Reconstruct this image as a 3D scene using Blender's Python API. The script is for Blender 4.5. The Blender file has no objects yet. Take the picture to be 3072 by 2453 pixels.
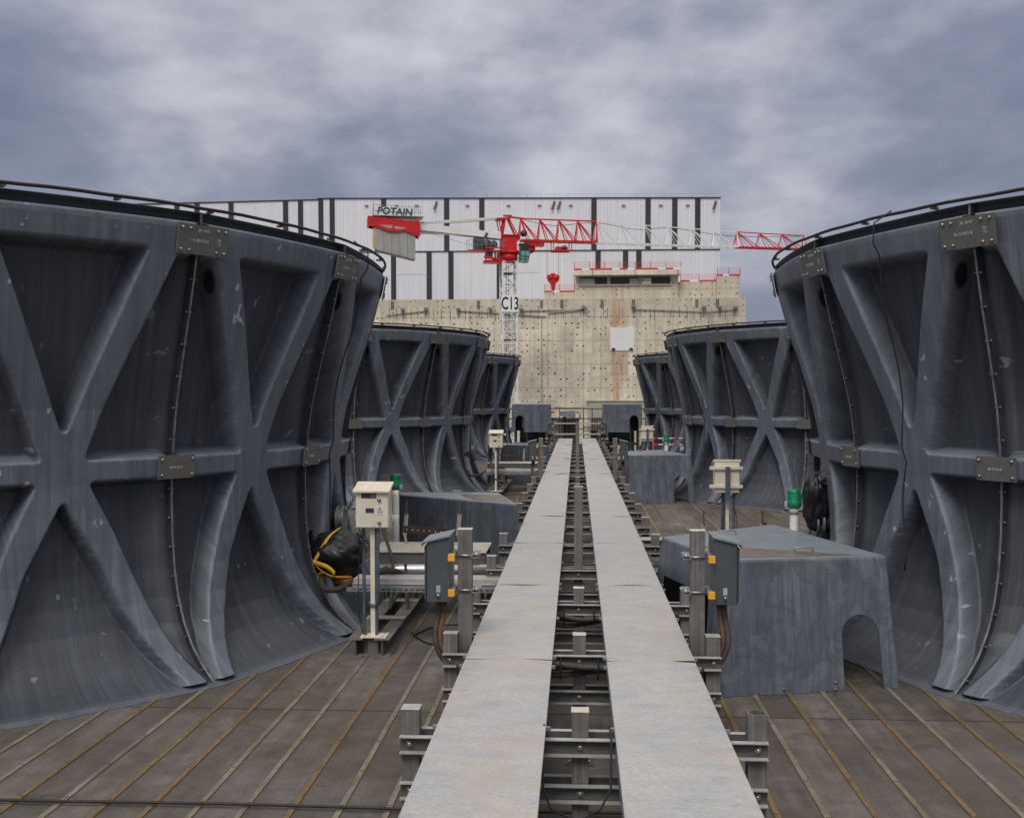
import bpy, bmesh, math, random
import numpy as np
from mathutils import Vector, Matrix, noise
random.seed(7); rng = np.random.RandomState(3)
PI = math.pi
S = bpy.context.scene
COL = bpy.data.collections.new("place"); S.collection.children.link(COL)

# ------------------------------------------------------------------ materials
class N:
    def __init__(s, name):
        s.m = bpy.data.materials.new(name); s.m.use_nodes = True
        s.t = s.m.node_tree; s.n = s.t.nodes; s.l = s.t.links
        s.b = s.n['Principled BSDF']
    def node(s, typ, **kw):
        n = s.n.new(typ)
        for k, v in kw.items():
            if k in ('inp',):
                for a, b in v.items(): n.inputs[a].default_value = b
            else: setattr(n, k, v)
        return n
    def link(s, a, b): s.l.new(a, b)
    def coord(s, scale=(1, 1, 1), kind='Object', rand=False):
        c = s.node('ShaderNodeTexCoord'); mp = s.node('ShaderNodeMapping')
        mp.inputs['Scale'].default_value = scale
        src = c.outputs[kind]
        if rand:
            oi = s.node('ShaderNodeObjectInfo')
            ad = s.node('ShaderNodeVectorMath', operation='MULTIPLY_ADD')
            s.link(oi.outputs['Random'], ad.inputs[0]); ad.inputs[1].default_value = (37, 53, 11)
            s.link(src, ad.inputs[2]); src = ad.outputs[0]
        s.link(src, mp.inputs['Vector']); return mp.outputs[0]
    def noise(s, vec, scale=5, detail=5, rough=.55, dist=0.):
        n = s.node('ShaderNodeTexNoise'); s.link(vec, n.inputs['Vector'])
        n.inputs['Scale'].default_value = scale; n.inputs['Detail'].default_value = detail
        n.inputs['Roughness'].default_value = rough; n.inputs['Distortion'].default_value = dist
        return n.outputs['Fac']
    def ramp(s, fac, stops, interp='LINEAR'):
        r = s.node('ShaderNodeValToRGB'); e = r.color_ramp.elements; r.color_ramp.interpolation = interp
        e[0].position, e[0].color = stops[0][0], col(stops[0][1])
        e[1].position, e[1].color = stops[-1][0], col(stops[-1][1])
        for p, c in stops[1:-1]:
            k = e.new(p); k.color = col(c)
        s.link(fac, r.inputs[0]); return r.outputs[0]
    def mix(s, fac, a, b, blend='MIX'):
        m = s.node('ShaderNodeMix', data_type='RGBA', blend_type=blend)
        for v, i in ((fac, 0), (a, 6), (b, 7)):
            if hasattr(v, 'links'): s.link(v, m.inputs[i])
            elif i == 0: m.inputs[0].default_value = v
            else: m.inputs[i].default_value = col(v)
        return m.outputs[2]
    def math(s, op, a, b=None, c=None):
        m = s.node('ShaderNodeMath', operation=op)
        for i, v in enumerate((a, b, c)):
            if v is None: continue
            if hasattr(v, 'links'): s.link(v, m.inputs[i])
            else: m.inputs[i].default_value = v
        return m.outputs[0]
    def bump(s, h, strength=.3, dist=.01):
        b = s.node('ShaderNodeBump'); b.inputs['Strength'].default_value = strength
        b.inputs['Distance'].default_value = dist; s.link(h, b.inputs['Height'])
        s.link(b.outputs[0], s.b.inputs['Normal'])
    def out(s, c=None, rough=.6, metal=0., spec=.5):
        if c is not None:
            if hasattr(c, 'links'): s.link(c, s.b.inputs['Base Color'])
            else: s.b.inputs['Base Color'].default_value = col(c)
        if hasattr(rough, 'links'): s.link(rough, s.b.inputs['Roughness'])
        else: s.b.inputs['Roughness'].default_value = rough
        s.b.inputs['Metallic'].default_value = metal
        s.b.inputs['Specular IOR Level'].default_value = spec
        return s.m
def col(c):
    if not hasattr(c, '__len__'): c = (c, c, c)
    return (*c[:3], 1)
M = {}
def simple(name, c, rough=.6, metal=0., vary=.25, scale=6., spec=.5, stretch=(1, 1, 1), bump=0.):
    m = N(name); v = m.coord(stretch, rand=True); f = m.noise(v, scale, 6, .6)
    lo = tuple(x * (1 - vary) for x in c); hi = tuple(min(1, x * (1 + vary)) for x in c)
    cc = m.ramp(f, [(.3, lo), (.7, hi)])
    if bump: m.bump(f, bump)
    M[name] = m.out(cc, rough, metal, spec); return M[name]

def frp(name, axis='panel', dark=1.0, scuff=True):
    m = N(name); uv = name == 'frp'
    def C(x, y, z): return m.coord((x, z, 1), 'UV', True) if uv else m.coord((x, y, z), rand=True)
    vr = C(1, 1, 1)
    st = C(13, 13, .55); st2 = C(45, 45, 1.1)
    big = m.noise(vr, 1.1, 4, .6, .6)
    mid = m.noise(vr, 4.5, 6, .65, .8)
    s1 = m.noise(st, 1., 5, .6); s2 = m.noise(st2, 1., 4, .6)
    base = m.ramp(big, [(.3, (.093, .106, .127)), (.72, (.130, .146, .171))])
    base = m.mix(.85, base, m.ramp(s1, [(.28, .66), (.52, .97), (.74, 1.5)]), 'MULTIPLY')
    base = m.mix(.8, base, m.ramp(s2, [(.3, .78), (.7, 1.25)]), 'MULTIPLY')
    base = m.mix(.35, base, m.ramp(mid, [(.3, .66), (.6, 1.05), (.78, 1.45)]), 'MULTIPLY')
    # chalky bloom: pale dusting in soft patches
    bl = m.noise(C(1.4, 1.4, .7), 1.3, 7, .7, .5)
    base = m.mix(m.ramp(bl, [(.55, 0.), (.85, .38)]), base, (.19, .208, .235))
    # black grime patches, matt
    gr = m.noise(C(2.2, 2.2, 1.1), 1.6, 8, .72)
    base = m.mix(m.ramp(gr, [(.62, 0.), (.72, .5)]), base, (.022, .024, .030))
    if not uv:   # old water marks on the covers
        wm = m.noise(C(1.2, 1.2, .8), 2.3, 6, .6, .9); base = m.mix(m.ramp(wm, [(.49, 0.), (.51, .45), (.60, .10)]), base, (.055, .060, .068)); base = m.mix(m.ramp(m.noise(C(1, 1, 1), 3.1, 5, .6), [(.60, 0.), (.63, .35)]), base, (.17, .185, .21))
    if uv:
        oi = m.node('ShaderNodeObjectInfo'); base = m.mix(m.math('MULTIPLY', m.math('POWER', oi.outputs['Random'], 1.6), .42), base, m.mix(.5, (.17, .19, .22), base))
    if scuff:
        sc = m.noise(C(1, 1, .8), 7.5, 3, .5)
        sp = m.noise(C(1, 1, 1), 1.7, 2, .5)
        f = m.math('MULTIPLY', m.ramp(sc, [(.675, 0.), (.695, 1.)]), m.ramp(sp, [(.45, 0.), (.56, .85)]))
        base = m.mix(f, base, (.38, .41, .44))
    if name == 'frp':   # shade painted into the colour: pockets darkened, outer faces lightened
        at = m.node('ShaderNodeAttribute'); at.attribute_name = 'relief_shade'
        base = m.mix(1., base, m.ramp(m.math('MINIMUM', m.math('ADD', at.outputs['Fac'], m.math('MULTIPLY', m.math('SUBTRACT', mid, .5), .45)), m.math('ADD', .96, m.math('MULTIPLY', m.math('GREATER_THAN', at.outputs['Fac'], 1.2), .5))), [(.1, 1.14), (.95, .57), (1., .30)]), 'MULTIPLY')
        edge_light = m.math('MULTIPLY', m.ramp(at.outputs['Fac'], [(.0, 0.), (.07, 1.), (.26, 0.)]), m.ramp(mid, [(.35, .10), (.68, .75)]))
        base = m.mix(edge_light, base, (.235, .265, .305))  # painted highlight along rib crests and rim shoulder, broken up by noise
    gn = m.node('ShaderNodeNewGeometry'); sz_ = m.node('ShaderNodeSeparateXYZ'); m.link(gn.outputs['True Normal'], sz_.inputs[0])
    tp = m.math('MULTIPLY', m.ramp(sz_.outputs[2], [(.92, 0.), (.985, 1.)]), m.ramp(mid, [(.25, .55), (.6, 1.)]))
    base = m.mix(m.math('MULTIPLY', tp, .8), base, (.215, .235, .265))   # overhead light painted into the colour: level faces paler
    if dark != 1.0: base = m.mix(1., base, dark, 'MULTIPLY')
    rg = m.ramp(mid, [(.3, .42), (.7, .58)])
    h = m.math('ADD', m.math('MULTIPLY', s2, .5), m.math('MULTIPLY', m.noise(vr, 60, 3), .4))
    m.bump(h, .15, .004)
    M[name] = m.out(base, rg, 0., .45); return M[name]
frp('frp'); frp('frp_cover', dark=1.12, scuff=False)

def galv():
    m = N('galvanised_sheet')
    v = m.coord((1, 1, 1), rand=True)
    sp = m.noise(m.coord((26, 42, 42), rand=True), 1.5, 5, .72, .3)
    big = m.noise(v, 1.6, 5, .6, .4); mid = m.noise(v, 6., 5, .62, 1.)
    c = m.ramp(sp, [(.34, (.44, .435, .425)), (.5, (.505, .50, .485)), (.66, (.58, .57, .545))])
    pt = m.noise(m.coord((3.2, 5., 5), rand=True), 1.5, 6, .7, .8)
    c = m.mix(.8, c, m.ramp(pt, [(.34, (.84, .85, .885)), (.5, .95), (.64, (1.04, 1.01, .96))]), 'MULTIPLY')
    c = m.mix(.8, c, m.ramp(big, [(.32, (.86, .87, .90)), (.5, .95), (.7, (1.03, 1.0, .95))]), 'MULTIPLY')
    rust = m.noise(v, 2.1, 7, .68, .3)
    c = m.mix(m.ramp(rust, [(.50, 0.), (.74, .8)]), c, (.50, .41, .29))
    # edge dirt: warm brown near cross joints and long edges
    g = m.node('ShaderNodeTexCoord'); sx = m.node('ShaderNodeSeparateXYZ'); m.link(g.outputs['Generated'], sx.inputs[0])
    ex = m.math('ABSOLUTE', m.math('SUBTRACT', sx.outputs[0], .5)); ey = m.math('ABSOLUTE', m.math('SUBTRACT', sx.outputs[1], .5))
    e = m.math('MAXIMUM', m.ramp(ex, [(.44, 0.), (.5, 1.)]), m.ramp(ey, [(.485, 0.), (.5, 1.)]))
    e = m.math('MULTIPLY', e, m.ramp(mid, [(.35, .15), (.62, .9)]))
    c = m.mix(m.math('MULTIPLY', e, .65), c, (.50, .40, .27))
    m.bump(m.noise(v, 3.2, 3, .5), .25, .012)
    M['galv'] = m.out(c, m.ramp(pt, [(.35, .42), (.65, .62)]), .25, .4)
galv()
simple('galv_steel', (.30, .32, .34), .5, .55, .35, 14)
simple('zinc_dark', (.13, .16, .20), .5, .5, .35, 10)
def pultruded():
    m = N('weathered_grp_profile'); v = m.coord((60, 60, .8), rand=True); f = m.noise(v, 1.5, 5, .6)
    g = m.noise(m.coord((1, 1, 1), rand=True), 9, 6, .65)
    c = m.ramp(f, [(.3, (.105, .098, .092)), (.55, (.17, .16, .15)), (.75, (.25, .235, .22))])
    c = m.mix(.7, c, m.ramp(g, [(.3, .62), (.65, 1.25)]), 'MULTIPLY'); m.bump(f, .3, .004)
    M['post'] = m.out(c, .72)
pultruded()
simple('beam', (.105, .102, .10), .7, .0, .4, 8, stretch=(1.5, 12, 12))
simple('beam_edge', (.40, .39, .37), .6, 0, .25, 12)
simple('post_cap', (.52, .48, .40), .7, 0, .2, 14)
simple('cream', (.76, .71, .57), .45, 0, .10, 5)
simple('cream_hood', (.80, .71, .55), .5, 0, .16, 9)
simple('cabinet', (.072, .086, .092), .42, 0, .14, 3, stretch=(4, 4, .6))
simple('cabinet_hood', (.22, .25, .26), .45, 0, .14, 4)
simple('yellow_cap', (.85, .40, .02), .45, 0, .08)
simple('black', (.012, .012, .013), .5, 0, .3)
simple('void', (.004, .004, .005), .9, 0, .1)
simple('rubber', (.018, .017, .017), .6, 0, .4, 20)
simple('hose', (.055, .045, .038), .7, 0, .45, 22)
simple('rust_hose', (.13, .06, .035), .75, 0, .4, 16)
simple('green', (.0, .20, .075), .35, 0, .18, 10)
simple('white_pvc', (.52, .52, .50), .5, 0, .12)
simple('flange_edge', (.30, .31, .31), .55, 0, .5, 9)
simple('flange_dark', (.038, .042, .050), .6, 0, .4, 6)
simple('splice', (.155, .152, .138), .5, .15, .32, 9, stretch=(4, 4, 30))
simple('bolt', (.42, .42, .38), .35, .8, .3, 40)
simple('rusty_bolt', (.20, .15, .10), .6, .5, .4, 40)
simple('chalk', (.62, .62, .60), .9, 0, .2, 60)
simple('rail_brown', (.030, .020, .017), .6, .2, .3)
simple('red', (.62, .010, .012), .42, 0, .14, 1.2)
simple('red_rail', (.62, .05, .06), .5, 0, .1)
simple('crane_white', (.82, .82, .77), .45, 0, .08, .8)
simple('machine_grey', (.06, .065, .07), .5, .2, .4, 1.5)
simple('block_grey', (.36, .36, .33), .8, 0, .14, .8)
simple('block_edge', (.55, .40, .17), .8, 0, .2, .8)
simple('cab_glass', (.14, .40, .34), .2, 0, .3, 1.6)
simple('sign_board', (.74, .76, .73), .6, 0, .12, 1.5)
simple('letter', (.02, .028, .032), .5, 0, .1)
simple('white_panel', (.90, .90, .88), .5, 0, .03)
simple('dark_steel', (.035, .035, .036), .6, .3, .3)
simple('dark_band', (.030, .027, .028), .55, 0, .15, .3)
simple('brown_steel', (.05, .034, .027), .7, .3, .4, 12)
simple('olive', (.10, .10, .085), .7, .2, .35, 9)
simple('plate_cream', (.46, .42, .35), .6, .1, .22, 7)
simple('shiny_tube', (.52, .50, .52), .28, .75, .45, 3, stretch=(.7, 5, 5))
simple('yellow_cloth', (.72, .46, .015), .75, 0, .25, 9, bump=.4)
simple('orange_cloth', (.62, .25, .01), .8, 0, .3, 7, bump=.4)
simple('sticker', (.72, .73, .70), .5, 0, .1, 30)
simple('sticker_yellow', (.85, .68, .02), .5, 0, .05)
simple('nameplate', (.05, .052, .055), .4, .2, .4, 60)
simple('grey_plinth', (.44, .40, .33), .85, 0, .12, .5)
simple('light_green', (.42, .48, .33), .6, 0, .12)
simple('warning_red', (.75, .03, .02), .5, 0, .05)
m = N('bin_liner'); v = m.coord(rand=True)
m.bump(m.noise(v, 7, 4, .5, 1.2), .55, .02); M['bag'] = m.out((.012, .012, .014), m.ramp(m.noise(v, 5, 4), [(.35, .32), (.65, .55)]), 0, .5)
m = N('puddle'); v = m.coord(); f = m.noise(v, 9, 5, .6)
M['puddle'] = m.out(m.ramp(f, [(.3, (.13, .098, .060)), (.7, (.24, .19, .125))]), .30, 0, .5)

def deck_mat():
    m = N('gritted_deck_plank')
    c = m.node('ShaderNodeTexCoord'); sx = m.node('ShaderNodeSeparateXYZ'); m.link(c.outputs['Object'], sx.inputs[0])
    ix = m.math('FLOOR', m.math('DIVIDE', m.math('ADD', sx.outputs[0], 1.18), .3025))
    w = m.node('ShaderNodeTexWhiteNoise', noise_dimensions='2D')
    iy = m.math('FLOOR', m.math('DIVIDE', m.math('ADD', sx.outputs[1], 3.5), 6.0))
    cb = m.node('ShaderNodeCombineXYZ'); m.link(ix, cb.inputs[0]); m.link(iy, cb.inputs[1]); m.link(cb.outputs[0], w.inputs['Vector'])
    v = m.coord()
    big = m.noise(v, .7, 6, .65, .8); mid = m.noise(v, 3.3, 7, .68, .7); fine = m.noise(v, 120, 3, .85); st = m.noise(m.coord((7, .6, 1)), 1.2, 5, .6)
    b = m.ramp(fine, [(.25, (.060, .053, .047)), (.5, (.124, .110, .099)), (.78, (.28, .255, .23))])
    b = m.mix(1., b, m.ramp(w.outputs[0], [(0, .78), (1, 1.22)]), 'MULTIPLY')
    b = m.mix(.9, b, m.ramp(mid, [(.28, .55), (.5, 1.), (.72, 1.45)]), 'MULTIPLY')
    b = m.mix(.8, b, m.ramp(st, [(.3, .7), (.7, 1.3)]), 'MULTIPLY')
    b = m.mix(m.ramp(big, [(.40, 0.), (.66, .75)]), b, (.080, .057, .036))
    b = m.mix(m.ramp(m.noise(v, .45, 5, .6, .3), [(.5, 0.), (.75, .55)]), b, (.15, .14, .13))
    b = m.mix(m.ramp(m.noise(v, 1.3, 7, .7, 1.), [(.60, 0.), (.68, .6)]), b, (.035, .031, .026))
    b = m.mix(m.ramp(m.noise(m.coord((1.8, .7, 1)), 1.1, 8, .72, .6), [(.62, 0.), (.70, .45)]), b, (.085, .080, .028))
    # grime beside the joint strips
    fr = m.math('FRACT', m.math('DIVIDE', m.math('ADD', sx.outputs[0], 1.18), .3025))
    ed = m.math('ABSOLUTE', m.math('SUBTRACT', fr, .5))
    b = m.mix(m.math('MULTIPLY', m.ramp(ed, [(.36, 0.), (.5, 1.)]), m.ramp(mid, [(.3, .3), (.7, .9)])), b, (.075, .05, .024))
    # transverse board ends
    fy = m.math('FRACT', m.math('DIVIDE', m.math('ADD', sx.outputs[1], 3.5), 6.0))
    b = m.mix(m.ramp(m.math('ABSOLUTE', m.math('SUBTRACT', fy, .5)), [(.498, 0.), (.4993, .9)]), b, .02)
    m.bump(fine, .5, .004)
    M['deck'] = m.out(b, .82, 0, .35)
deck_mat()
def strip_mat(name, a, b2):
    m = N(name); v = m.coord((6, 1.3, 1), rand=True); f = m.noise(v, 1.6, 7, .68, .4)
    g = m.noise(m.coord((30, 9, 1), rand=True), 2, 4, .6)
    c = m.ramp(f, [(.32, a), (.68, b2)])
    c = m.mix(.6, c, m.ramp(g, [(.3, .5), (.7, 1.35)]), 'MULTIPLY')
    t = m.node('ShaderNodeTexCoord'); sx = m.node('ShaderNodeSeparateXYZ'); m.link(t.outputs['Object'], sx.inputs[0])
    fy = m.math('ABSOLUTE', m.math('SUBTRACT', m.math('FRACT', m.math('DIVIDE', sx.outputs[1], .62)), .5))
    fx = m.math('ABSOLUTE', m.math('SUBTRACT', m.math('ABSOLUTE', sx.outputs[0]), .006))
    dd = m.math('MULTIPLY', m.math('LESS_THAN', fy, .012), m.math('LESS_THAN', fx, .006))
    c = m.mix(dd, c, (.035, .025, .02))
    M[name] = m.out(c, .75)
strip_mat('strip_rust', (.12, .082, .035), (.23, .16, .075)); strip_mat('strip_pale', (.13, .108, .066), (.28, .25, .18))

def concrete(name, grid=(2.53, 3.35), holes=True):
    m = N(name); c = m.node('ShaderNodeTexCoord'); sx = m.node('ShaderNodeSeparateXYZ'); m.link(c.outputs['Object'], sx.inputs[0])
    v = m.coord()
    big = m.noise(v, .12, 6, .65, .5); mid = m.noise(v, .9, 7, .7, .5); vs = m.noise(m.coord((1.1, 1, .09)), 1., 6, .6)
    b = m.ramp(big, [(.3, (.74, .66, .50)), (.7, (.90, .82, .67))])
    b = m.mix(.8, b, m.ramp(mid, [(.28, .66), (.5, .97), (.75, 1.18)]), 'MULTIPLY')
    b = m.mix(.5, b, m.ramp(vs, [(.3, .66), (.6, 1.08)]), 'MULTIPLY')
    X, Z = sx.outputs[0], sx.outputs[2]
    px = m.math('ADD', m.math('DIVIDE', X, grid[0]), 100.13); pz = m.math('ADD', m.math('DIVIDE', Z, grid[1]), 100.4)
    # tone by formwork panel
    w = m.node('ShaderNodeTexWhiteNoise', noise_dimensions='2D'); cb = m.node('ShaderNodeCombineXYZ')
    m.link(m.math('FLOOR', px), cb.inputs[0]); m.link(m.math('FLOOR', pz), cb.inputs[1]); m.link(cb.outputs[0], w.inputs['Vector'])
    b = m.mix(1., b, m.ramp(w.outputs[0], [(0, .86), (1, 1.08)]), 'MULTIPLY')
    lx = m.math('LESS_THAN', m.math('ABSOLUTE', m.math('SUBTRACT', m.math('FRACT', px), .5)), .012)
    lx2 = m.math('MULTIPLY', m.math('LESS_THAN', m.math('ABSOLUTE', m.math('SUBTRACT', m.math('FRACT', m.math('MULTIPLY', px, 2)), .5)), .012), .45)
    lz = m.math('LESS_THAN', m.math('ABSOLUTE', m.math('SUBTRACT', m.math('FRACT', pz), .5)), .010)
    ln = m.math('MULTIPLY', m.math('MAXIMUM', m.math('MAXIMUM', lx, lz), lx2), m.ramp(mid, [(.3, .35), (.65, .95)]))
    b = m.mix(m.math('MULTIPLY', ln, .9), b, (.15, .13, .105))
    if holes:
        vo = m.node('ShaderNodeTexVoronoi'); m.link(m.coord((1 / .80, 0, 1 / .80)), vo.inputs['Vector'])
        vo.inputs['Scale'].default_value = 1.; vo.inputs['Randomness'].default_value = .28
        sel = m.node('ShaderNodeSeparateColor'); m.link(vo.outputs['Color'], sel.inputs[0])
        d = m.math('MULTIPLY', m.ramp(vo.outputs['Distance'], [(.12, 1.), (.21, 0.)]), m.ramp(sel.outputs[0], [(.12, 0.), (.3, 1.)]))
        b = m.mix(d, b, m.mix(m.ramp(sel.outputs[1], [(.3, 0.), (.7, 1.)]), (.07, .055, .04), (.34, .27, .18)))
        vo2 = m.node('ShaderNodeTexVoronoi', distance='CHEBYCHEV'); m.link(m.coord((1 / 2.2, 0, 1 / 2.2)), vo2.inputs['Vector'])
        vo2.inputs['Scale'].default_value = 1.; vo2.inputs['Randomness'].default_value = .6
        s2 = m.node('ShaderNodeSeparateColor'); m.link(vo2.outputs['Color'], s2.inputs[0])
        q = m.math('MULTIPLY', m.math('LESS_THAN', vo2.outputs['Distance'], .13), m.ramp(s2.outputs[1], [(.55, 0.), (.6, .7)]))
        b = m.mix(q, b, m.mix(m.ramp(s2.outputs[2], [(.4, 0.), (.6, 1.)]), (.72, .50, .28), (.68, .64, .55)))
        # rust run
        dx = m.math('ABSOLUTE', m.math('SUBTRACT', m.math('ADD', X, m.math('MULTIPLY', m.noise(v, .25, 3), 1.6)), 6.6))
        rz = m.ramp(m.noise(m.coord((1.6, 1, .12)), 1., 5, .65), [(.38, 0.), (.6, 1.)])
        rr = m.math('MULTIPLY', m.math('MULTIPLY', m.ramp(m.math('DIVIDE', dx, 2.2), [(.05, 1.), (.75, 0.)]), rz), .85)
        b = m.mix(rr, b, (.50, .24, .07))
        # pale yellow runs
        yy = m.noise(m.coord((.8, 1, .05)), 1.0, 5, .6)
        b = m.mix(m.ramp(yy, [(.6, 0.), (.72, .5)]), b, (.62, .47, .22))
        # grey zone by the top band
        tz = m.ramp(m.math('DIVIDE', m.math('SUBTRACT', Z, 12.5), 3.), [(0., 0.), (1., .5)])
        b = m.mix(m.math('MULTIPLY', tz, m.ramp(mid, [(.3, .4), (.6, 1.)])), b, (.46, .42, .34))
    M[name] = m.out(b, .9, 0, .2)
concrete('concrete_wall'); concrete('concrete_block', (1.7, 2.9)); concrete('plain_concrete', (6, 9), False)
def cladding():
    m = N('white_profiled_cladding'); c = m.node('ShaderNodeTexCoord'); sx = m.node('ShaderNodeSeparateXYZ'); m.link(c.outputs['Object'], sx.inputs[0])
    X, Z = sx.outputs[0], sx.outputs[2]
    rib = m.math('ABSOLUTE', m.math('SUBTRACT', m.math('FRACT', m.math('MULTIPLY', X, 1.45)), .5))
    v = m.coord(); big = m.noise(m.coord((.05, .05, .03)), 1., 5, .6, .5); st = m.noise(m.coord((2.5, 1, .06)), 1., 4, .6)
    b = m.ramp(rib, [(.0, (.62, .63, .66)), (.14, (.80, .80, .83)), (.40, (.80, .80, .83)), (.5, (.70, .71, .74))])
    b = m.mix(.8, b, m.ramp(big, [(.3, (.86, .88, .94)), (.6, (1., 1., 1.))]), 'MULTIPLY')
    b = m.mix(.6, b, m.ramp(st, [(.3, .84), (.6, 1.03)]), 'MULTIPLY')
    lz = m.math('LESS_THAN', m.math('FRACT', m.math('MULTIPLY', Z, .105)), .02)
    b = m.mix(m.math('MULTIPLY', lz, .15), b, .5)
    M['cladding'] = m.out(b, .42, .1, .5)
cladding()
simple('cladding_plain', (.70, .70, .73), .5, .1, .05, .2)
def ground_mat():
    m = N('yard_ground'); f = m.noise(m.coord(), .05, 8, .65)
    M['ground'] = m.out(m.ramp(f, [(.3, (.10, .095, .085)), (.7, (.19, .18, .165))]), .9)
ground_mat()

# ------------------------------------------------------------------ mesh helpers
def B_(v): return Vector(v)
class MB:
    def __init__(s): s.v = []; s.f = []; s.m = []; s.s = []
    def add(s, V, F, mi=0, sm=False):
        o = len(s.v); s.v += [tuple(p) for p in V]
        for f in F: s.f.append(tuple(i + o for i in f)); s.m.append(mi); s.s.append(sm)
        return s
    def box(s, c, d, mi=0, M4=None, rz=0.):
        V = []
        for z in (-.5, .5):
            for y in (-.5, .5):
                for x in (-.5, .5): V.append(Vector((x * d[0], y * d[1], z * d[2])))
        if rz: R = Matrix.Rotation(rz, 3, 'Z'); V = [R @ p for p in V]
        if M4 is not None: V = [M4 @ p for p in V]
        V = [p + Vector(c) for p in V]
        return s.add(V, [(0, 2, 3, 1), (4, 5, 7, 6), (0, 1, 5, 4), (2, 6, 7, 3), (0, 4, 6, 2), (1, 3, 7, 5)], mi)
    def b2(s, a, b, mi=0):   # box by corners
        return s.box([(a[i] + b[i]) / 2 for i in range(3)], [abs(b[i] - a[i]) for i in range(3)], mi)
    def bar(s, a, b, w, h=None, mi=0):   # rectangular bar a->b
        a, b = Vector(a), Vector(b); h = h or w; d = b - a; L = d.length
        if L < 1e-6: return s
        q = d.to_track_quat('Z', 'Y').to_matrix()
        return s.box((a + b) / 2, (w, h, L), mi, q)
    def tube(s, pts, r, n=8, mi=0, cap=True, closed=False):
        pts = [Vector(p) for p in pts]; k = len(pts); V = []; F = []
        rr = r if hasattr(r, '__len__') else [r] * k
        up = None
        for i, p in enumerate(pts):
            if closed: d = pts[(i + 1) % k] - pts[i - 1]
            else: d = pts[min(i + 1, k - 1)] - pts[max(i - 1, 0)]
            d.normalize()
            if up is None: up = Vector((0, 0, 1)) if abs(d.z) < .9 else Vector((1, 0, 0))
            x = d.cross(up)
            if x.length < 1e-4: x = d.cross(Vector((0, 1, .2)))
            x.normalize(); y = x.cross(d).normalized(); up = y
            for j in range(n):
                a = 2 * PI * j / n; V.append(p + (x * math.cos(a) + y * math.sin(a)) * rr[i])
        for i in range(k if closed else k - 1):
            i2 = (i + 1) % k
            for j in range(n):
                j2 = (j + 1) % n; F.append((i * n + j, i * n + j2, i2 * n + j2, i2 * n + j))
        if cap and not closed:
            F.append(tuple(range(n))[::1]); F.append(tuple((k - 1) * n + j for j in range(n))[::-1])
        return s.add(V, F, mi, n > 5)
    def cyl(s, a, b, r, n=16, mi=0): return s.tube([a, b], r, n, mi)
    def prism(s, poly, z0, z1, mi=0, ax='z'):
        n = len(poly); V = []
        for z in (z0, z1):
            for p in poly:
                V.append({'z': (p[0], p[1], z), 'y': (p[0], z, p[1]), 'x': (z, p[0], p[1])}[ax])
        F = [tuple(range(n))[::-1], tuple(range(n, 2 * n))] + [(i, (i + 1) % n, n + (i + 1) % n, n + i) for i in range(n)]
        return s.add(V, F, mi)
    def build(s, name, mats, parent=None, loc=None, rz=0., bevel=0.):
        me = bpy.data.meshes.new(name); me.from_pydata(s.v, [], s.f)
        if isinstance(mats, str): mats = [mats]
        for k in mats: me.materials.append(M[k])
        me.polygons.foreach_set('material_index', s.m); me.polygons.foreach_set('use_smooth', s.s)
        bm = bmesh.new(); bm.from_mesh(me); bmesh.ops.recalc_face_normals(bm, faces=bm.faces); bm.to_mesh(me); bm.free()
        me.update()
        o = bpy.data.objects.new(name, me); COL.objects.link(o)
        if parent: o.parent = parent
        if loc is not None: o.location = loc
        o.rotation_euler.z = rz
        if bevel:
            b = o.modifiers.new('bevel', 'BEVEL'); b.width = bevel; b.segments = 2; b.limit_method = 'ANGLE'; b.harden_normals = False
        return o
def thing(name, label, cat, loc=(0, 0, 0), rz=0., group=None):
    o = bpy.data.objects.new(name, None); COL.objects.link(o); o.location = loc; o.rotation_euler.z = rz
    o.empty_display_size = .2
    return tag(o, label, cat, group)
def tag(o, label, cat, group=None):
    o['label'] = label; o['category'] = cat
    if group: o['group'] = group
    return o
def struct(o): o['kind'] = 'structure'; return o
def copy_tree(o, parent=None):
    c = o.copy(); COL.objects.link(c)
    if parent: c.parent = parent
    for ch in list(o.children): copy_tree(ch, c)
    return c
def text_mesh(name, body, size, mat, parent, mtx, ext=.002, sx=1., shear=0., bold=0.):
    cu = bpy.data.curves.new(name, 'FONT'); cu.body = body; cu.size = size; cu.extrude = ext
    cu.align_x = 'CENTER'; cu.align_y = 'CENTER'; cu.shear = shear; cu.resolution_u = 3; cu.offset = bold
    tmp = bpy.data.objects.new(name + '_tmp', cu); COL.objects.link(tmp)
    bpy.context.view_layer.update()
    me = bpy.data.meshes.new_from_object(tmp.evaluated_get(bpy.context.evaluated_depsgraph_get()))
    bpy.data.objects.remove(tmp)
    me.materials.clear(); me.materials.append(M[mat])
    me.transform(Matrix.Diagonal((sx, 1, 1, 1))); me.name = name
    o = bpy.data.objects.new(name, me); COL.objects.link(o); o.parent = parent; o.matrix_local = mtx
    return o
def frame_mtx(origin, xdir, ydir):
    x = Vector(xdir).normalized(); y = Vector(ydir).normalized(); z = x.cross(y).normalized(); y = z.cross(x)
    m = Matrix((x, y, z)).transposed().to_4x4(); m.translation = Vector(origin); return m

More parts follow.
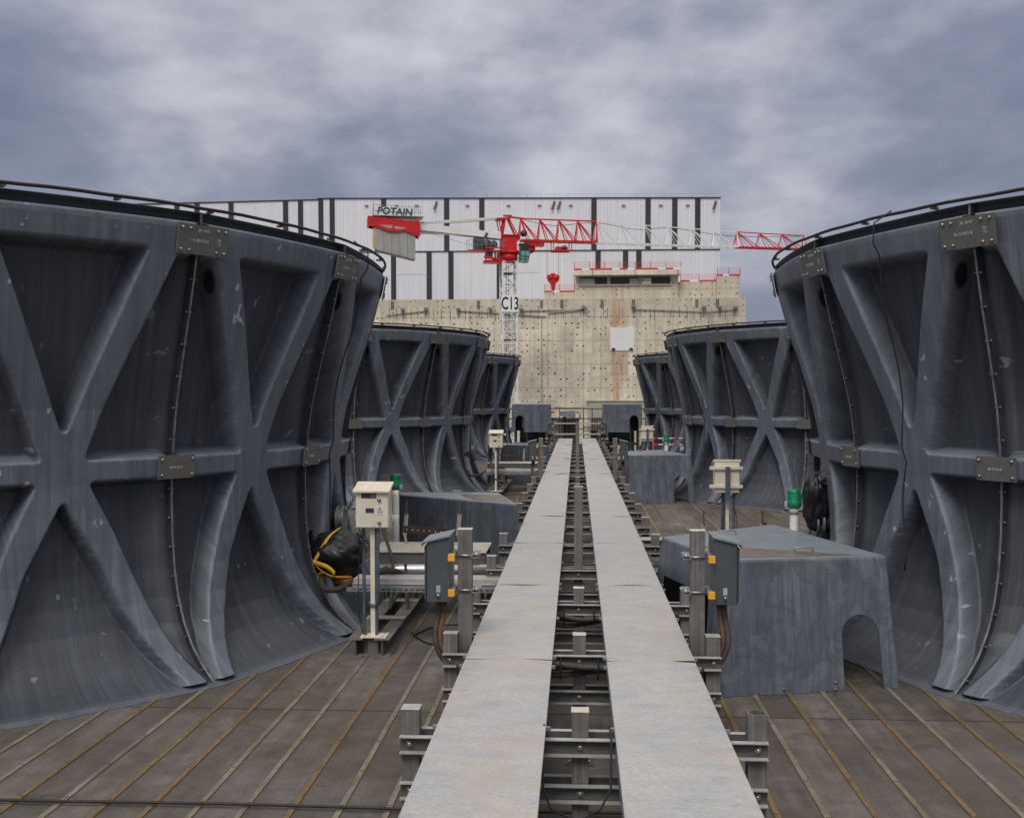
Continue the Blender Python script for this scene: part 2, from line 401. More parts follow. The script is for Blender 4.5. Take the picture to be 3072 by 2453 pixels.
# ------------------------------------------------------------------ camera (z = 2.6 m above the deck)
f_, cx_, cy_, vx_, vy_ = 2210.7, 1078., 913., 1214.24, 832.8
F = np.array([(vx_ - cx_) / f_, (vy_ - cy_) / f_, 1.]); F /= np.linalg.norm(F)
Zc = np.array([0, -F[2], F[1]]); Zc /= np.linalg.norm(Zc); Xc = np.cross(F, Zc)
Rw = np.array([Xc, F, Zc])            # rows: world axes expressed in camera coords (x right, y down, z fwd)
cam = bpy.data.cameras.new('camera'); co = bpy.data.objects.new('camera', cam); COL.objects.link(co)
mw = Matrix([[Rw[i][0], -Rw[i][1], -Rw[i][2]] for i in range(3)]).to_4x4(); mw.translation = (0, 0, 2.6)
co.matrix_world = mw @ Matrix.Rotation(-.0015, 4, 'Z')
cam.sensor_width = 36; cam.lens = 36 * f_ / 2156.; cam.shift_y = (cy_ - 861) / 2156.; cam.clip_start = .05; cam.clip_end = 3000
S.camera = co

# ------------------------------------------------------------------ fan stacks
AL = 2 * PI / 16
ZR = [0, .04, .10, .17, .31, .51, .74, 1.0, 1.3, 1.6, 1.81, 2.18, 2.49, 2.78, 3.08, 3.33, 3.66, 3.98, 4.12]
RR = [5.86, 5.805, 5.73, 5.645, 5.515, 5.395, 5.31, 5.258, 5.232, 5.226, 5.232, 5.268, 5.315, 5.385, 5.462, 5.53, 5.61, 5.68, 5.705]
ZD = [0, .02, .05, .12, .25, .5, 1.0, 1.5, 1.9, 2.4, 3.0, 3.6, 4.12]
DD = [.045, .08, .115, .160, .190, .205, .215, .23, .245, .255, .265, .275, .275]
def rib_r(z): return np.interp(z, ZR, RR)
def dep(z): return np.interp(z, ZD, DD)
SM = .06
def in_poly(px, pz, poly):
    ins = np.zeros(px.shape, bool); n = len(poly)
    for i in range(n):
        x1, z1 = poly[i]; x2, z2 = poly[(i + 1) % n]
        c = ((z1 > pz) != (z2 > pz)); xx = (x2 - x1) * (pz - z1) / ((z2 - z1) + 1e-12) + x1
        ins ^= c & (px < xx)
    return ins
def panel_field():
    W = .62; nu, nz = 601, 641
    us = np.linspace(-W, W, nu); zz = np.linspace(-.2, 4.4, nz); U, Z = np.meshgrid(us, zz, indexing='ij')
    A = np.abs(U); H = np.zeros(U.shape, bool)
    H |= in_poly(A, Z, [(-.1, 3.89), (.285, 3.89), (.012, 2.28), (-.1, 2.28)])
    H |= in_poly(A, Z, [(.405, 3.86), (.7, 3.86), (.7, 2.04), (.085, 2.04), (.16, 2.5), (.25, 3.0), (.33, 3.42)])
    H |= in_poly(A, Z, [(.105, 1.85), (.22, 1.37), (.315, .86), (.385, .45), (.432, .20), (.462, .06), (.47, -.3), (.7, -.3), (.7, 1.85)])
    H |= in_poly(A, Z, [(0., 1.70), (.02, 1.63), (.10, 1.32), (.165, 1.08), (.235, .7), (.30, .42), (.365, .17), (.392, .07), (.40, -.3), (0, -.3)])
    H |= (A > .471) & (Z < 4.2)
    du = (us[1] - us[0]) * AL * 5.3; dz = zz[1] - zz[0]
    def blur(g, sg):
        for ax, d in ((0, du), (1, dz)):
            k = np.arange(-int(3 * sg / d) - 1, int(3 * sg / d) + 2) * d; kk = np.exp(-k * k / (2 * sg * sg)); kk /= kk.sum()
            g = np.apply_along_axis(lambda a: np.convolve(np.pad(a, len(kk) // 2, mode='edge'), kk, 'valid'), ax, g)
        return g
    R_ = blur(H.astype(float), .026) > .5          # rounded outline
    ww = .060; D = np.full(U.shape, ww)            # distance to the outline, up to the wall width
    ni, nj = int(ww / du) + 1, int(ww / dz) + 1
    Rp = np.pad(~R_, ((ni, ni), (nj, nj)), mode='edge')
    for i in range(-ni, ni + 1):
        for j in range(-nj, nj + 1):
            d = math.hypot(i * du, j * dz)
            if d < ww:
                sh = Rp[ni + i:ni + i + nu, nj + j:nj + j + nz]; D = np.where(sh & (d < D), d, D)
    D[~R_] = 0
    m = blur(D / ww, .0045); m = np.maximum(m, np.clip((.036 - Z) / .012 + .5, 0, 1))
    return us, zz, m
US, ZZ, MM = panel_field()
def field(u, z):
    i = np.clip((u - US[0]) / (US[1] - US[0]), 0, len(US) - 1.001); j = np.clip((z - ZZ[0]) / (ZZ[1] - ZZ[0]), 0, len(ZZ) - 1.001)
    i0 = i.astype(int); j0 = j.astype(int); a = i - i0; b = j - j0
    return (MM[i0, j0] * (1 - a) * (1 - b) + MM[i0 + 1, j0] * a * (1 - b) + MM[i0, j0 + 1] * (1 - a) * b + MM[i0 + 1, j0 + 1] * a * b)
def surf_r(u, z):
    e = np.clip((np.abs(u) - .385) / .10, 0, 1); e = e * e * (3 - 2 * e)
    return rib_r(z) - dep(z) * field(u, z) * (1 - .42 * e * np.clip(z / .4, 0, 1))
KF = .55
def flat(u): return 1 - KF + KF * math.cos(AL / 2) / np.cos(np.asarray(u) * AL)
def pol(r, a, z): return (r * math.sin(a), -r * math.cos(a), z)
def make_panel():
    nu = 230; zs = np.concatenate([np.linspace(0, .3, 48), np.linspace(.3, 4.12, 340)[1:]]); u = np.linspace(-.5, .5, nu + 1)
    U, Z = np.meshgrid(u, zs, indexing='ij'); R = surf_r(U, Z)
    # slight buckling of the laminate
    R = R + .004 * np.sin(U * 9 + Z * 2.1) * np.cos(Z * 1.7 + U * 3)
    rows_r = [R[:, j] for j in range(len(zs))]; rows_z = [np.full(nu + 1, z) for z in zs]
    fade = np.clip((.5 - np.abs(u)) / .02, 0, 1)
    for r, z in ((5.692, 4.135), (5.655, 4.145), (5.612, 4.150), (5.600, 4.158), (5.600, 4.215), (5.66, 4.226), (5.66, 4.236), (5.46, 4.236), (5.1, 3.4), (4.82, 2.2), (4.78, 1.6), (4.8, .9), (5.0, .35), (5.25, .12), (5.5, .03)):
        rows_r.append(np.full(nu + 1, r) if z > 4.2 or r < 5.62 else r * fade + (r - .06 * (r > 5.64)) * (1 - fade)); rows_z.append(np.full(nu + 1, z))
    # base lip first
    rows_r = [np.full(nu + 1, 5.80), np.full(nu + 1, 5.86), np.full(nu + 1, 5.86)] + rows_r; rows_z = [np.full(nu + 1, -.02), np.full(nu + 1, -.004), np.full(nu + 1, .014)] + rows_z
    Rr = np.stack(rows_r, 1) * flat(u)[:, None]; Zr = np.stack(rows_z, 1); n2 = Rr.shape[1]
    A = (u * AL)[:, None] * np.ones((1, n2))
    V = np.stack([Rr * np.sin(A), -Rr * np.cos(A), Zr], -1).reshape(-1, 3)
    i, j = np.meshgrid(np.arange(nu), np.arange(n2 - 1), indexing='ij'); a = (i * n2 + j).ravel()
    Fq = np.stack([a, a + n2, a + n2 + 1, a + 1], 1)
    me = bpy.data.meshes.new('panel'); me.vertices.add(len(V)); me.vertices.foreach_set('co', V.ravel())
    me.loops.add(Fq.size); me.loops.foreach_set('vertex_index', Fq.ravel()); me.polygons.add(len(Fq))
    me.polygons.foreach_set('loop_start', np.arange(0, Fq.size, 4)); me.polygons.foreach_set('loop_total', np.full(len(Fq), 4))
    me.polygons.foreach_set('use_smooth', np.ones(len(Fq), bool)); me.update()
    uvl = me.uv_layers.new(name='skin'); arc = np.concatenate([[0], np.cumsum(np.hypot(np.diff(Rr[nu // 2]), np.diff(Zr[0])))])
    UVv = np.stack([np.broadcast_to((u * 2.1)[:, None], (nu + 1, n2)), np.broadcast_to(arc[None, :], (nu + 1, n2))], -1).reshape(-1, 2)
    uvl.data.foreach_set('uv', UVv[Fq.ravel()].ravel())
    at = me.attributes.new('relief_shade', 'FLOAT', 'POINT'); w_ = np.zeros((nu + 1, n2)); w_[:, 3:3 + len(zs)] = field(U, Z); q_ = 3 + len(zs); w_[:, q_ - 4:q_ + 2] = .07; w_[:, q_ + 2] = .3; w_[:, q_ + 3:q_ + 7] = 2.; at.data.foreach_set('value', w_.ravel())  # mask for painted recess shade, edge and shoulder highlights, darker upstand
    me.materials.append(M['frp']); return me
panel_me = make_panel()
def mesh_obj(name, me, parent, rz=0.):
    o = bpy.data.objects.new(name, me); COL.objects.link(o); o.parent = parent; o.rotation_euler.z = rz; return o
# seam flange: built at angle 0, two leaves and their bolts
sf = MB(); zs = list(np.linspace(.02, .6, 24)) + list(np.linspace(.65, 4.22, 44))
for sgn, mi in ((-1, 0), (1, 0)):
    V = []; Fc = []
    for k, z in enumerate(zs):
        ro = float(rib_r(min(z, 4.1))) - .055 if z < 4.12 else 5.67
        if 1.86 < z < 2.03: ro -= .02
        ri = ro - .22; t0, t1 = sgn * .0025, sgn * .0085
        for r, t in ((ri, t0), (ro, t0), (ro, t1), (ri, t1)): V.append((t, -r, z))
    n = len(zs)
    for k in range(n - 1):
        for q in range(4): Fc.append((k * 4 + q, k * 4 + (q + 1) % 4, k * 4 + 4 + (q + 1) % 4, k * 4 + 4 + q))
    for idx, fc in enumerate(Fc): sf.add([], [], 0)
    o0 = len(sf.v); sf.v += V
    for idx, fc in enumerate(Fc):
        sf.f.append(tuple(i + o0 for i in fc)); sf.m.append(0 if idx % 4 == 1 else 1); sf.s.append(False)
    sf.f.append(tuple(o0 + (n - 1) * 4 + q for q in range(4))); sf.m.append(0); sf.s.append(False)
for z in list(np.arange(.12, 1.8, .27)) + list(np.arange(2.2, 3.8, .29)):
    r = float(rib_r(z)) - .07
    for sgn in (-1, 1): sf.cyl((sgn * .006, -r, z), (sgn * .034, -r, z), .009, 8, 2)
tmp = sf.build('seam_flange', ['flange_edge', 'flange_dark', 'rusty_bolt']); flange_me = tmp.data; bpy.data.objects.remove(tmp)
def plate_mesh(w, h, z, cols, name):
    mb = MB(); r = float(rib_r(z)) + .012; sl = (rib_r(z + .1) - rib_r(z - .1)) / .2
    Rt = Matrix.Rotation(math.atan(sl), 3, 'X')   # top leans outward
    mb.box((0, -r + .004, z), (w, .018, h), 0, Rt)
    for x in cols:
        for s_ in (-1, 1):
            zc = s_ * (h / 2 - .035); p = Vector((x * w / 2, -.005, zc)); q = Vector((x * w / 2, -.02, zc))
            b = Vector((0, -r, z)); mb.cyl(b + Rt @ p, b + Rt @ q, .0135, 10, 1)
    t = mb.build(name, ['splice', 'bolt']); me = t.data; bpy.data.objects.remove(t); return me, r, sl
top_me, rt_, slt_ = plate_mesh(.53, .262, 3.985, (-.86, -.55, .55, .86), 'top_splice_plate')
ring_me, rr_, slr_ = plate_mesh(.385, .215, 1.948, (-.84, .84), 'ring_splice_plate')
# lifting hole: dark oval set into the wall of the rib, both sides of a seam (built at seam angle 0)
def hole_mesh(side_):
    mb = MB()
    for sgn in (side_,):
        zc = 3.66; uu = np.linspace(.36, .47, 300); fv = field(uu, np.full(300, zc)); u0 = uu[np.argmin(np.abs(fv - .5))]
        def P(u, z): r = float(surf_r(np.array([u]), np.array([z]))[0] * flat(u)); a = (u - .5) * AL * sgn; return Vector(pol(r, a, z))
        c = P(u0, zc); tu = (P(u0 + .006, zc) - P(u0 - .006, zc)).normalized(); tz = (P(u0 + .0085, zc + .05) - P(u0 - .0085, zc - .05)).normalized()
        nrm = tu.cross(tz).normalized()
        if nrm.y > 0: nrm = -nrm
        for rr, off, mi in ((1.25, .004, 1), (1., .010, 0)):
            V = [c + nrm * off + tu * .052 * rr * math.cos(a) + tz * .105 * rr * math.sin(a) for a in np.linspace(0, 2 * PI, 25)[:-1]]
            mb.add(V, [tuple(range(24))], mi)
    t = mb.build('lifting_hole', ['void', 'flange_dark']); me = t.data; bpy.data.objects.remove(t); return me
hole_me = [hole_mesh(-1), hole_mesh(1)]
def ring_pts(r, z, n=128, wob=0.): return [(r * math.sin(2 * PI * k / n), -r * math.cos(2 * PI * k / n), z + wob * math.sin(k * 1.7) * .5) for k in range(n)]
mb = MB(); mb.tube(ring_pts(5.70, 4.268, 160, .006), .0155, 8, 0, closed=True)
for k in range(40):
    a = (k + .35) * 2 * PI / 40; p = pol(5.685, a, 4.258)
    mb.box(p, (.05, .035, .036), 1, rz=a); mb.box(pol(5.67, a, 4.245), (.03, .07, .02), 1, rz=a)
t_ = mb.build('rim_cable', ['rail_brown', 'olive']); rimcable_me = t_.data; bpy.data.objects.remove(t_)
mb = MB(); prof = [(.0, .115), (.2, .115), (.2, .165), (.225, .165), (.225, .125), (.27, .125), (.27, .165), (.29, .165), (.29, .04)]
for (x0, r0), (x1, r1) in zip(prof[:-1], prof[1:]):
    n = 28; V = [(r0 * math.cos(2 * PI * k / n), -x0, r0 * math.sin(2 * PI * k / n)) for k in range(n)] + [(r1 * math.cos(2 * PI * k / n), -x1, r1 * math.sin(2 * PI * k / n)) for k in range(n)]
    mb.add(V, [(k, (k + 1) % n, n + (k + 1) % n, n + k) for k in range(n)], 0 if x1 < .19 or x0 == .0 else 1, True)
mb.add([(.04 * math.cos(2 * PI * k / 12), -.29, .04 * math.sin(2 * PI * k / 12)) for k in range(12)], [tuple(range(12))], 1)
for k in range(3): mb.tube([(.02 + .05 * math.cos(a), -.31 - .03 * k, .12 + .045 * k + .04 * math.sin(a)) for a in np.linspace(0, 2 * PI, 12)[:-1]], .009, 6, 2, closed=True)
t_ = mb.build('shaft_sleeve', ['brown_steel', 'galv_steel', 'bolt']); sleeve_me = t_.data; bpy.data.objects.remove(t_)

CXL, CXR, Z0, DY = -8.06, 8.06, 12.4, 16.06
stack_lab = {('L', 0): 'nearest dark grey ribbed fan stack on the left, cut by the left edge', ('L', 1): 'middle fan stack of the left row, behind the cream meter box',
             ('L', 2): 'farthest fan stack of the left row, beside the crane mast foot', ('R', 0): 'nearest dark grey ribbed fan stack on the right, cut by the right edge',
             ('R', 1): 'middle fan stack of the right row, behind the green capped white pipe', ('R', 2): 'farthest fan stack of the right row, in front of the concrete wall'}
for side in 'LR':
    for k in range(3):
        c = CXL if side == 'L' else CXR
        t = thing('fan_stack', stack_lab[(side, k)], 'fan stack', (c, Z0 + k * DY, 0), 0, 'ribbed cooling fan stacks in two rows')
        sg = 1 if side == 'L' else -1
        for i in range(16):
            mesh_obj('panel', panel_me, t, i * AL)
            mesh_obj('seam_flange', flange_me, t, (i + .5) * AL)
            # plates, lifting holes only where a side of the stack faces the walkway or the camera
            ang = ((i + .5) * AL * sg + PI) % (2 * PI) - PI
            if -PI / 2 - .2 < ang < PI * .8:
                p = mesh_obj('splice_plate', top_me, t, (i + .5) * AL); q = mesh_obj('ring_plate', ring_me, t, (i + .5) * AL)
                [mesh_obj('lifting_hole', hm, t, (i + .5) * AL) for hm in hole_me]
                if k == 0 and 0 < ang < PI / 2:
                    xd = (1, 0, 0); nm = {0: ('JN  5191', '14-30193-3', '36\n76'), 1: ('JN  8197', '36-31093-8', '46\nT6')}[side == 'R']
                    yd = (0, -slt_, 1); o = Vector((0, -rt_ - .0058, 3.985))
                    text_mesh('chalk_marking', nm[0], .034, 'chalk', p, frame_mtx(o + Vector((0, -.08 * slt_, .08)), xd, yd), .0006)
                    text_mesh('chalk_marking', nm[1], .040, 'chalk', p, frame_mtx(o + Vector((-.04, 0, -.01)), xd, yd), .0006)
                    text_mesh('chalk_marking', nm[2], .032, 'chalk', p, frame_mtx(o + Vector((.17, 0, .0)), xd, yd), .0006)
                    yd = (0, -slr_, 1); o = Vector((0, -rr_ - .0058, 1.948))
                    text_mesh('chalk_marking', 'JN 5697', .030, 'chalk', q, frame_mtx(o + Vector((.02, 0, .065)), xd, yd), .0006)
                    text_mesh('chalk_marking', '40-9C43-4', .032, 'chalk', q, frame_mtx(o + Vector((-.01, 0, -.005)), xd, yd), .0006)
        mesh_obj('rim_cable', rimcable_me, t)
        a = sg * 4 * AL; s = mesh_obj('shaft_sleeve', sleeve_me, t, a); r = 5.0
        s.location = (r * math.sin(a), -r * math.cos(a), 1.12)
        # lightning conductor hanging down the walkway side
        mb = MB(); a = sg * (3.62 if side == 'L' else 2.9) * AL; pts = [pol(5.66, a, 4.31), pol(5.80, a + .012 * sg, 4.2), pol(5.79, a + .016 * sg, 4.02)]
        for z in np.linspace(3.9, 2.1, 14): pts.append(pol(float(rib_r(z)) + .04 + .03 * math.sin(z * 4), a + sg * (.016 + (4 - z) * .012), z))
        for z in np.linspace(1.95, .9, 8): pts.append(pol(float(rib_r(z)) + .035, a + sg * (.04 + .01 * math.sin(z * 5)), z))
        mb.tube(pts, .008, 6); mb.build('down_cable', 'rubber', t)

# ------------------------------------------------------------------ deck, strips and far ground
mb = MB(); nx, ny = 1, 1
mb.add([(-22, -3, 0), (22, -3, 0), (22, 50.5, 0), (-22, 50.5, 0)], [(0, 1, 2, 3)]); mb.b2((-22, -3, -.4), (22, 50.5, -.004))
deck = struct(mb.build('deck', 'deck'))
mb = MB(); mb.b2((-.019, -3, 0), (.019, 50.4, .006)); smesh = {}
for k in ('strip_rust', 'strip_pale'):
    t_ = mb.build('joint_strip', k); smesh[k] = t_.data; bpy.data.objects.remove(t_)
for k in range(-44, 53):
    x = -1.18 + .3025 * k
    if abs(x) > 14.6: continue
    o = mesh_obj('joint_strip', smesh['strip_rust' if (k % 2 == 0) ^ (k % 5 == 0) ^ (k % 7 == 3) else 'strip_pale'], deck); o.location = (x, rng.uniform(-.05, .05), .002)
mb = MB(); mb.add([(-1500, -600, -11), (1500, -600, -11), (1500, 2500, -11), (-1500, 2500, -11)], [(0, 1, 2, 3)])
struct(mb.build('ground', 'ground'))
# building body below the deck
mb = MB(); mb.b2((-21.8, -2.8, -11), (21.8, 50.3, -.41)); o = mb.build('deck_building', 'plain_concrete')
tag(o, 'cooling tower body carrying the plank deck, hidden under it', 'building')

# ------------------------------------------------------------------ walkway: two covered cable trays
XC = .02; bounds = [-2.0] + [1.35 + 2.75 * k for k in range(0, 15)] + [42.6]
for sgn, nm in ((-1, 'left'), (1, 'right')):
    t = thing('cable_tray', f'{nm} one of the two long galvanised covered cable trays forming the walkway', 'cable tray', (XC, 0, 0), 0, 'galvanised cable trays side by side')
    for k in range(len(bounds) - 1):
        y0, y1 = bounds[k], bounds[k + 1]; mb = MB(); nx, ny = 8, 14; w0, w1 = .182, .754
        V = []; j0 = rng.uniform(-.003, .003); ph = rng.uniform(0, 6); amp0 = rng.uniform(.002, .010); amp1 = rng.uniform(.0, .006); sk = rng.uniform(-.004, .004)
        for i in range(nx + 1):
            for j in range(ny + 1):
                fx, fy = i / nx, j / ny; x = w0 + (w1 - w0) * fx; y = y0 + .004 + (y1 - y0 - .008) * fy
                z = .86 + .004 * math.sin(fx * PI) + .0025 * math.sin(fy * 9 + ph) + amp0 * math.sin(fx * PI * 1.5 + ph) * max(0, 1 - fy * 6) + amp1 * math.sin(fx * PI * 2 + ph) * max(0, fy * 6 - 5)
                V.append((sgn * x + sk * fy, y, z))
        Fc = [(i * (ny + 1) + j, (i + 1) * (ny + 1) + j, (i + 1) * (ny + 1) + j + 1, i * (ny + 1) + j + 1) for i in range(nx) for j in range(ny)]
        mb.add(V, Fc, 0, True)
        for w in (w0, w1):     # folded lips
            mb.b2((sgn * w - .0015 + sk * .5, y0 + .004, .832), (sgn * w + .0015 + sk * .5, y1 - .004, .8595))
        for yy in (y0 + .12, y1 - .12, (y0 + y1) / 2):   # clips
            for w in (w0 - .012, w1 + .012): mb.b2((sgn * w - .014, yy - .012, .838), (sgn * w + .014, yy + .012, .8565), 1)
        mb.build('cover', ['galv', 'galv_steel'], t)
    for w, kk in ((.20, 0), (.735, 1)):
        mb = MB(); mb.b2((sgn * w - .003, -2, .745), (sgn * w + .003, 42.5, .828)); mb.b2((sgn * w - .018, -2, .738), (sgn * w + .003, 42.5, .744)); mb.build('side_rail', 'zinc_dark', t)
    mb = MB()
    for y in np.arange(-1.8, 42.4, .3): mb.b2((sgn * .204, y, .752), (sgn * .731, y + .03, .77))
    mb.build('rungs', 'zinc_dark', t)
    mb = MB()
    for q in range(5):
        x = sgn * (.26 + .1 * q); mb.tube([(x + .01 * math.sin(y * 1.3 + q), y, .79) for y in np.arange(-2, 42.6, 1.)], .02, 6)
    mb.build('cables', 'rubber', t)

# ------------------------------------------------------------------ support frames
ordn = ['nearest', 'second nearest', 'third nearest', 'fourth nearest', 'fifth nearest', 'sixth nearest', 'seventh nearest', 'eighth nearest', 'ninth nearest', 'tenth nearest', 'eleventh nearest', 'twelfth nearest', 'thirteenth nearest', 'fourteenth nearest', 'fifteenth nearest', 'sixteenth nearest', 'seventeenth nearest', 'eighteenth nearest', 'nineteenth nearest', 'twentieth nearest', 'farthest']
def hollow_post(z1, w=.1, cap=True, t=.007, z0=.0):
    mb = MB(); h = w / 2
    if cap:
        mb.b2((-h, -h, z0), (h, h, z1 - .004)); mb.b2((-h - .003, -h - .003, z1 - .004), (h + .003, h + .003, z1), 1)
    else:
        for a, b in (((-h, -h), (h, -h + t)), ((-h, h - t), (h, h)), ((-h, -h + t), (-h + t, h - t)), ((h - t, -h + t), (h, h - t))):
            mb.b2((*a, z0), (*b, z1))
        mb.b2((-h + t, -h + t, z0), (h - t, h - t, z1 - .25), 2)
    return mb
def channel(y, z, x0, x1, face=-1, bolts=()):
    mb = MB(); hgt = .092; fl = .042
    mb.b2((x0, y - .003, z), (x1, y + .003, z + hgt), 0)
    for zz in (z, z + hgt - .006): mb.b2((x0, y + face * .003, zz), (x1, y + face * fl, zz + .006), 1)
    for x in bolts:
        mb.cyl((x, y + face * .003, z + hgt / 2), (x, y + face * .022, z + hgt / 2), .012, 8, 2); mb.cyl((x, y + face * .003, z + hgt / 2), (x, y + face * .008, z + hgt / 2), .02, 10, 2)
    return mb
TALL_C = {3: 1.65, 11: 1.95}
for k in range(21):
    Y = 5.60 + 1.8 * (k - 1) if k > 0 else 3.8
    kk = k - 1
    t = thing('support_frame', f'{ordn[k]} support frame of three grey posts and cross beams under the walkway', 'support frame', (XC, Y, 0), 0, 'support frames under the walkway')
    for x, nm in ((-.915, 'l'), (0, 'c'), (.935, 'r')):
        z1 = .915
        if x == 0 and kk in TALL_C: z1 = TALL_C[kk]
        cap = not (x > .5 and kk == 0)
        mb = hollow_post(z1, .098 if x else .09, cap); o = mb.build('post', ['post', 'post_cap' if x == 0 else 'beam_edge', 'void'], t, (x, 0, 0), bevel=0 if not cap else .003)
        mb = MB(); mb.b2((-.1, -.1, .0), (.1, .1, .012))
        for a in (-.07, .07):
            for b in (-.07, .07): mb.cyl((a, b, .012), (a, b, .03), .01, 6, 1)
        mb.build('foot_plate', ['beam', 'bolt'], t, (x, 0, .004))
    for z in (.685, .435):
        for face, y in ((-1, -.053), (1, .053)):
            mb = channel(y, z, -.967, .987, face, (-.915, 0, .935)); mb.build('cross_beam', ['beam', 'beam_edge', 'bolt'], t)
    mb = MB(); mb.cyl((-.96, .13, .70), (.98, .13, .70), .022, 10); mb.build('cross_pipe', 'beam_edge', t)
    if kk in TALL_C and kk == 11:
        pass
# cable bundles crossing between the trays by the cabinets
for n_, (Y, lab) in enumerate([(7.28, 'thick dark cables crossing between the trays at the nearest cabinets'), (9.05, 'looped brown cables crossing between the trays behind the nearest cabinets'), (23.3, 'thick dark cables crossing between the trays at the middle cabinets')]):
    t = thing('cable_bundle', lab, 'cable bundle', (XC, Y, 0), 0, 'cable bundles crossing the walkway gap')
    for q in range(3):
        mb = MB(); mb.tube([(x, .02 * math.sin(x * 5 + q) - .04 * q, .70 + .035 * (q - 1) + .015 * math.sin(x * 8 + 2 * q) - (.05 * (1 - (x / .3) ** 2) if n_ == 1 and abs(x) < .3 else 0)) for x in np.linspace(-.85, .85, 24)], .021, 8)
        mb.build('cable', 'hose', t)
    mb = MB()
    for x in (-.13, .13): mb.tube([(x, -.04 + .075 * math.cos(a), .70 + .07 * math.sin(a)) for a in np.linspace(0, 2 * PI, 14)[:-1]], .006, 5, closed=True)
    mb.build('cable_tie', 'black', t)
# thin wire loop hanging between the trays near the camera
mb = MB(); mb.tube([(-.17, 5.5, .86), (-.175, 5.35, .80), (-.17, 5.3, .6), (-.13, 5.2, .53), (0, 5.12, .50), (.12, 5.2, .53), (.175, 5.3, .6), (.18, 5.38, .82), (.175, 5.5, .86)], .006, 6)
tag(mb.build('hanging_wire', 'rubber'), 'thin black wire looping between the trays at the nearest frame', 'wire')

# ------------------------------------------------------------------ black cables on the deck
mb = MB(); mb.tube([(x, 6.41 + .010 * math.sin(x * 2.2), .028) for x in np.linspace(-6.5, 1.0, 60)], .0105, 8)
tag(mb.build('deck_cable', 'rubber'), 'black cable lying straight across the deck planks in the foreground', 'cable')

# ------------------------------------------------------------------ grey sloped control cabinets on posts
def make_cabinet():
    t = thing('control_cabinet', 'x', 'cabinet', (0, 0, 0))
    # right-hand version: post at local x=0, cabinet to +x
    hollow_post(1.645, .1, True, z0=.0).build('post', ['post', 'post_cap', 'void'], t, bevel=.003)
    mb = MB(); mb.b2((-.05, -.05, 0), (.05, .05, .68)); mb.build('post_base', ['post'], t, (.115, .10, 0))
    mb = MB(); mb.prism([(.10, 1.135), (.262, 1.135), (.262, 1.562), (.10, 1.60)], -.13, .165, 0, 'y')
    body = mb.build('cabinet_body', ['cabinet'], t, bevel=.004)
    mb = MB(); mb.prism([(.092, 1.603), (.092, 1.617), (.285, 1.574), (.305, 1.545), (.297, 1.530), (.283, 1.557)], -.15, .18, 0, 'y')
    mb.build('hood', ['cabinet_hood'], t, bevel=.002)
    mb = MB(); mb.b2((.268, -.118, 1.15), (.281, .152, 1.53)); mb.build('door', ['cabinet'], t, bevel=.003)
    mb = MB(); mb.b2((.2625, -.124, 1.145), (.2675, .158, 1.535)); mb.build('door_seal', ['void'], t)
    mb = MB(); mb.b2((.165, -.1345, 1.205), (.195, -.1305, 1.255), 0); mb.cyl((.18, -.13, 1.185), (.18, -.15, 1.185), .012, 12, 1); mb.build('latch', ['beam_edge', 'bolt'], t)
    for z in (1.21, 1.46):
        mb = MB(); mb.b2((.062, -.15, z - .018), (.0995, .12, z + .018)); b = mb.build('bracket', ['galv_steel'], t)
        mb = MB(); mb.b2((.058, -.19, z - .024), (.104, -.1505, z + .024)); mb.build('end_cap', ['yellow_cap'], t, bevel=.002)
        mb = MB(); mb.cyl((-.08, -.062, z), (.07, -.062, z), .007, 8); mb.b2((-.105, -.10, z + .006), (-.052, .10, z + .013)); mb.b2((-.105, -.10, z - .013), (-.052, .10, z - .006)); mb.b2((-.06, -.10, z - .006), (-.053, .1, z + .006))
        mb.cyl((-.085, -.062, z - .015), (-.085, -.062, z + .02), .012, 8)
        mb.build('clamp', ['bolt'], t)
    for q, (mt, r) in enumerate((('rust_hose', .018), ('hose', .021))):
        mb = MB(); x0 = .155 + .035 * q
        P = [(x0, .0, 1.135), (x0 + .005, -.02, 1.02), (x0 + .02, -.06, .92), (x0 + .012, -.09, .83), (x0 - .03, -.10, .755 - .02 * q), (x0 - .10, -.10, .715 - .03 * q), (x0 - .18, -.09, .70 - .03 * q), (-.10, -.08, .70 - .02 * q), (-.30, -.06, .72 - .02 * q)]
        # smooth
        Q = []
        for i in range(len(P) - 1):
            p0, p1, p2, p3 = [np.array(P[max(0, min(len(P) - 1, i + d))]) for d in (-1, 0, 1, 2)]
            for s in np.linspace(0, 1, 8, endpoint=False): Q.append(.5 * ((2 * p1) + (-p0 + p2) * s + (2 * p0 - 5 * p1 + 4 * p2 - p3) * s * s + (-p0 + 3 * p1 - 3 * p2 + p3) * s ** 3))
        Q.append(np.array(P[-1])); mb.tube(Q, r, 10); mb.build('supply_cable', [mt], t)
    mb = MB(); mb.cyl((.17, 0, 1.09), (.17, 0, 1.136), .035, 12); mb.build('cable_gland', ['brown_steel'], t)
    return t
cab0 = make_cabinet()
def mirror_tree(o, parent=None):
    c = o.copy(); COL.objects.link(c)
    if parent: c.parent = parent
    if o.data:
        c.data = o.data.copy(); c.data.transform(Matrix.Diagonal((-1, 1, 1, 1))); c.data.flip_normals()
        l = c.location.copy(); c.location = (-l.x, l.y, l.z)
    for ch in list(o.children): mirror_tree(ch, c)
    return c
cabL = mirror_tree(cab0)
